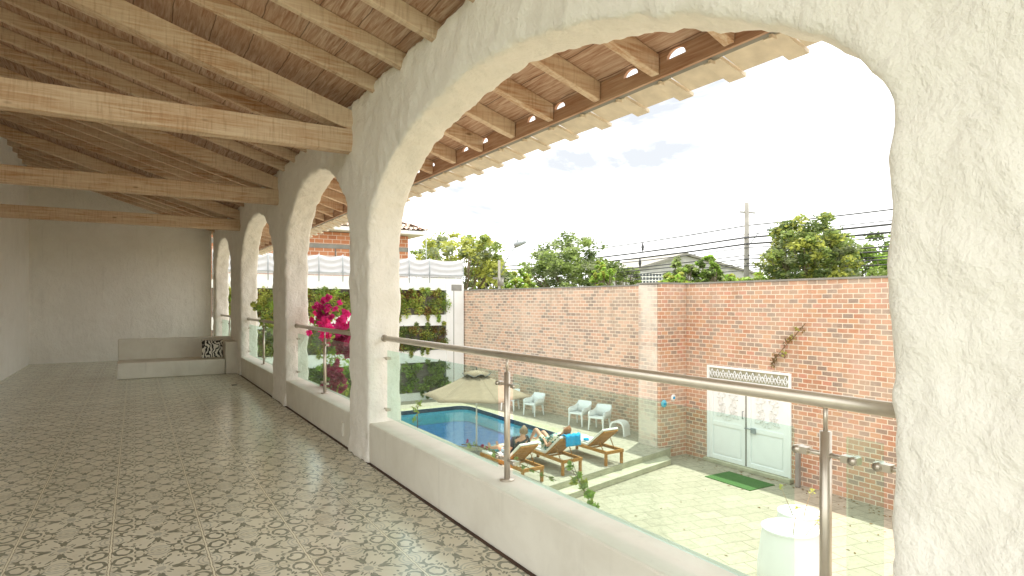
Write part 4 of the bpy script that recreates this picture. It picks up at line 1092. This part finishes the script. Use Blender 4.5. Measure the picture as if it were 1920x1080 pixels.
# ================================================================ PEOPLE
def skinned(name, verts, edges, rads, mat, parent=None, sub=2):
    me = bpy.data.meshes.new(name); me.from_pydata(verts, edges, []); me.materials.append(mat)
    o = bpy.data.objects.new(name, me); C.objects.link(o)
    s_ = o.modifiers.new('skin', 'SKIN'); s_.use_smooth_shade = True
    for i, r_ in enumerate(rads):
        r_ = r_ if isinstance(r_, tuple) else (r_, r_); me.skin_vertices[0].data[i].radius = r_; me.skin_vertices[0].data[i].use_root = (i == 0)
    ss = o.modifiers.new('sub', 'SUBSURF'); ss.levels = sub; ss.render_levels = sub
    if parent: o.parent = parent
    return o
def person(label, loc, rz, J, shirt, lower, hairm, upper_parts=('chest',), long_hair=False):
    """J: dict of joints in local space; +Y is towards the feet"""
    root = thing('person', label, 'person', loc, rz)
    V = []; E = []; Rd = []; idx = {}
    def add(n_, p_, r_, par=None):
        idx[n_] = len(V); V.append(tuple(p_)); Rd.append(r_)
        if par: E.append((idx[par], idx[n_]))
    add('pelvis', J['pelvis'], (.16, .12)); add('waist', J['waist'], (.145, .11), 'pelvis'); add('chest', J['chest'], (.175, .125), 'waist')
    add('neck0', J['neck'], (.055, .055), 'chest')
    hd = Vector(J['head']); nk = Vector(J['neck']); up = (hd - nk).normalized()
    add('jaw', nk.lerp(hd, .55), (.062, .068), 'neck0'); add('head', hd, (.078, .092), 'jaw'); add('crown', hd + up * .075, (.058, .066), 'head')
    for s_ in ('l', 'r'):
        sg = -1 if s_ == 'l' else 1
        sh = Vector(J['chest']) + Vector((sg * .17, 0, .02)) + (nk - Vector(J['chest'])) * .35
        add('sh' + s_, sh, .058, 'chest'); add('el' + s_, J['el' + s_], .040, 'sh' + s_); add('wr' + s_, J['wr' + s_], .027, 'el' + s_)
        wr = Vector(J['wr' + s_]); d = (wr - Vector(J['el' + s_])).normalized(); side = d.cross(Vector((0, 0, 1))).normalized() if abs(d.z) < .95 else Vector((1, 0, 0))
        pal = wr + d * .06; add('pa' + s_, pal, (.032, .018), 'wr' + s_)
        dn = Vector((0, 0, -1)) - d * Vector((0, 0, -1)).dot(d)
        for k, (o_, ln) in enumerate(((-.030, .055), (-.010, .070), (.010, .066), (.029, .052))):
            a_ = pal + d * .035 + side * o_; b_ = a_ + d * ln * .5 + dn * .006; c_ = b_ + d * ln * .4 + dn * .022
            add('f%s%da' % (s_, k), a_, .0105, 'pa' + s_); add('f%s%db' % (s_, k), b_, .009, 'f%s%da' % (s_, k)); add('f%s%dc' % (s_, k), c_, .0075, 'f%s%db' % (s_, k))
        th = wr + d * .03 - side * .035 * sg; add('t' + s_, th, .012, 'wr' + s_); add('u' + s_, th + d * .035 - side * .015 * sg + dn * .01, .009, 't' + s_)
        hp = Vector(J['pelvis']) + Vector((sg * .09, .02, 0))
        add('hp' + s_, hp, .085, 'pelvis'); add('kn' + s_, J['kn' + s_], .056, 'hp' + s_); add('cf' + s_, Vector(J['kn' + s_]).lerp(Vector(J['an' + s_]), .35), .052, 'kn' + s_)
        add('an' + s_, J['an' + s_], .036, 'cf' + s_); add('to' + s_, Vector(J['an' + s_]) + Vector(J.get('toe', (0, .14, .05))), (.038, .022), 'an' + s_)
    body = skinned('body', V, E, Rd, M['skin'], root)
    # face pieces
    fwd = Vector(J['face']).normalized(); fwd = (fwd - up * fwd.dot(up)).normalized(); sd_ = up.cross(fwd)
    mb = MB(); mb.tube([hd + fwd * .085 + up * .02, hd + fwd * .112 - up * .015, hd + fwd * .09 - up * .025], [.008, .014, .010], 6); mb.build('nose', M['skin'], root)
    for s_ in (-1, 1):
        mb = MB(); c_ = hd + fwd * .083 + sd_ * s_ * .032 + up * .012; mb.tube([c_ - sd_ * .012, c_ + fwd * .006, c_ + sd_ * .012], [.003, .009, .003], 6); mb.build('eye', M['darkmetal'], root)
        mb = MB(); c_ = hd + sd_ * s_ * .082 - up * .005; mb.tube([c_ - up * .025, c_ + sd_ * s_ * .012, c_ + up * .03], [.008, .016, .010], 6); mb.build('ear', M['skin'], root)
    mb = MB(); c_ = hd + fwd * .088 - up * .048; mb.tube([c_ - sd_ * .022, c_ + fwd * .004, c_ + sd_ * .022], [.003, .006, .003], 6); mb.build('mouth', M['pinkred'], root)
    # hair cap
    hv = MB(); g_ = []
    for i in range(9):
        th = i / 8 * (1.75 if not long_hair else 2.1)
        for k in range(17):
            ph = 2 * math.pi * k / 16
            v = up * math.cos(th) * 1.02 + (fwd * math.cos(ph) + sd_ * math.sin(ph)) * math.sin(th)
            lim = max(0, v.dot(fwd)); sc3 = .104 + (.0 if lim < .5 else -.03)
            p_ = hd + up * (.012 + .03 * max(0, math.cos(th))) - fwd * .006 + v * sc3
            if lim > .35: p_ += up * .03
            g_.append(p_)
    hv.add(g_, [(i * 17 + k, i * 17 + k + 1, (i + 1) * 17 + k + 1, (i + 1) * 17 + k) for i in range(8) for k in range(16)], 0, True)
    if long_hair:
        hv.tube([hd - fwd * .06, hd - fwd * .10 - up * .10, hd - fwd * .09 - up * .22], [.08, .07, .03], 8)
    hv.build('hair', hairm, root)
    # clothes: slightly larger skins over the same joints
    def cloth(names, links, extra, name, mat):
        vv = [V[idx[n_]] for n_ in names]; ee = [(names.index(a_), names.index(b_)) for a_, b_ in links]
        rr = [tuple(x + extra for x in (Rd[idx[n_]] if isinstance(Rd[idx[n_]], tuple) else (Rd[idx[n_]],) * 2)) for n_ in names]
        return vv, ee, rr
    vv, ee, rr = cloth(['waist', 'pelvis', 'chest', 'shl', 'shr'], [('waist', 'pelvis'), ('waist', 'chest'), ('chest', 'shl'), ('chest', 'shr')], .034, 'shirt', shirt)
    rr = [(a_ + .004, b_ + .012) for a_, b_ in rr]; vv.append(tuple(Vector(V[idx['chest']]).lerp(Vector(V[idx['neck0']]), .55))); rr.append((.10, .09)); ee.append((2, len(vv) - 1))
    for s_ in ('l', 'r'):
        n_ = len(vv); vv.append(tuple(Vector(V[idx['sh' + s_]]).lerp(Vector(V[idx['el' + s_]]), .6))); rr.append((.068, .068)); ee.append((3 if s_ == 'l' else 4, n_))
    skinned('shirt', vv, ee, rr, shirt, root)
    vv, ee, rr = cloth(['pelvis', 'hpl', 'hpr'], [('pelvis', 'hpl'), ('pelvis', 'hpr')], .018, 'shorts', lower)
    for s_ in ('l', 'r'):
        n_ = len(vv); vv.append(tuple(Vector(V[idx['hp' + s_]]).lerp(Vector(V[idx['kn' + s_]]), .6))); rr.append((.084, .084)); ee.append((1 if s_ == 'l' else 2, n_))
    skinned('shorts', vv, ee, rr, lower, root)
    return root
z = .45
person('person in a dark shirt reclining on the nearest lounger facing the pool', (7.88, 11.85, ZD), R(2),
       dict(pelvis=(0, .93, z + .10), waist=(0, .76, z + .22), chest=(-.02, .56, z + .42), neck=(-.02, .44, z + .57), head=(-.02, .40, z + .69), face=(0, 1, .1),
            ell=(-.30, .62, z + .22), wrl=(-.22, .86, z + .22), elr=(.30, .60, z + .24), wrr=(.20, .84, z + .24),
            knl=(-.12, 1.36, z + .16), anl=(-.12, 1.74, z + .06), knr=(.12, 1.36, z + .12), anr=(.13, 1.76, z + .06), toe=(0, .08, .13)),
       M['shirt'], M['shorts'], M['hair'])
person('person in patterned clothes lying with raised knees on the middle lounger', (9.13, 12.0, ZD), R(1),
       dict(pelvis=(0, .98, z + .11), waist=(0, .80, z + .18), chest=(0, .56, z + .33), neck=(0, .40, z + .46), head=(0.02, .29, z + .57), face=(-.2, 1, .5),
            ell=(-.30, .66, z + .16), wrl=(-.20, .92, z + .24), elr=(.30, .66, z + .18), wrr=(.18, .90, z + .26),
            knl=(-.12, 1.42, z + .44), anl=(-.10, 1.72, z + .08), knr=(.12, 1.42, z + .34), anr=(.14, 1.78, z + .08), toe=(0, .14, .0)),
       M['patterned'], M['patterned'], M['hairf'], long_hair=True)
# things under the nearest lounger
mb = MB(); mb.prism([(-.14, 0), (.14, 0), (.11, .2), (.03, .24), (-.08, .21)], -.08, .08, 1); o = mb.build('beach_bag', M['paleblue'], bevel=.02); o.location = (7.45, 11.9, ZD + .003); tag(o, 'pale blue beach bag on the deck beside the nearest lounger', 'bag')
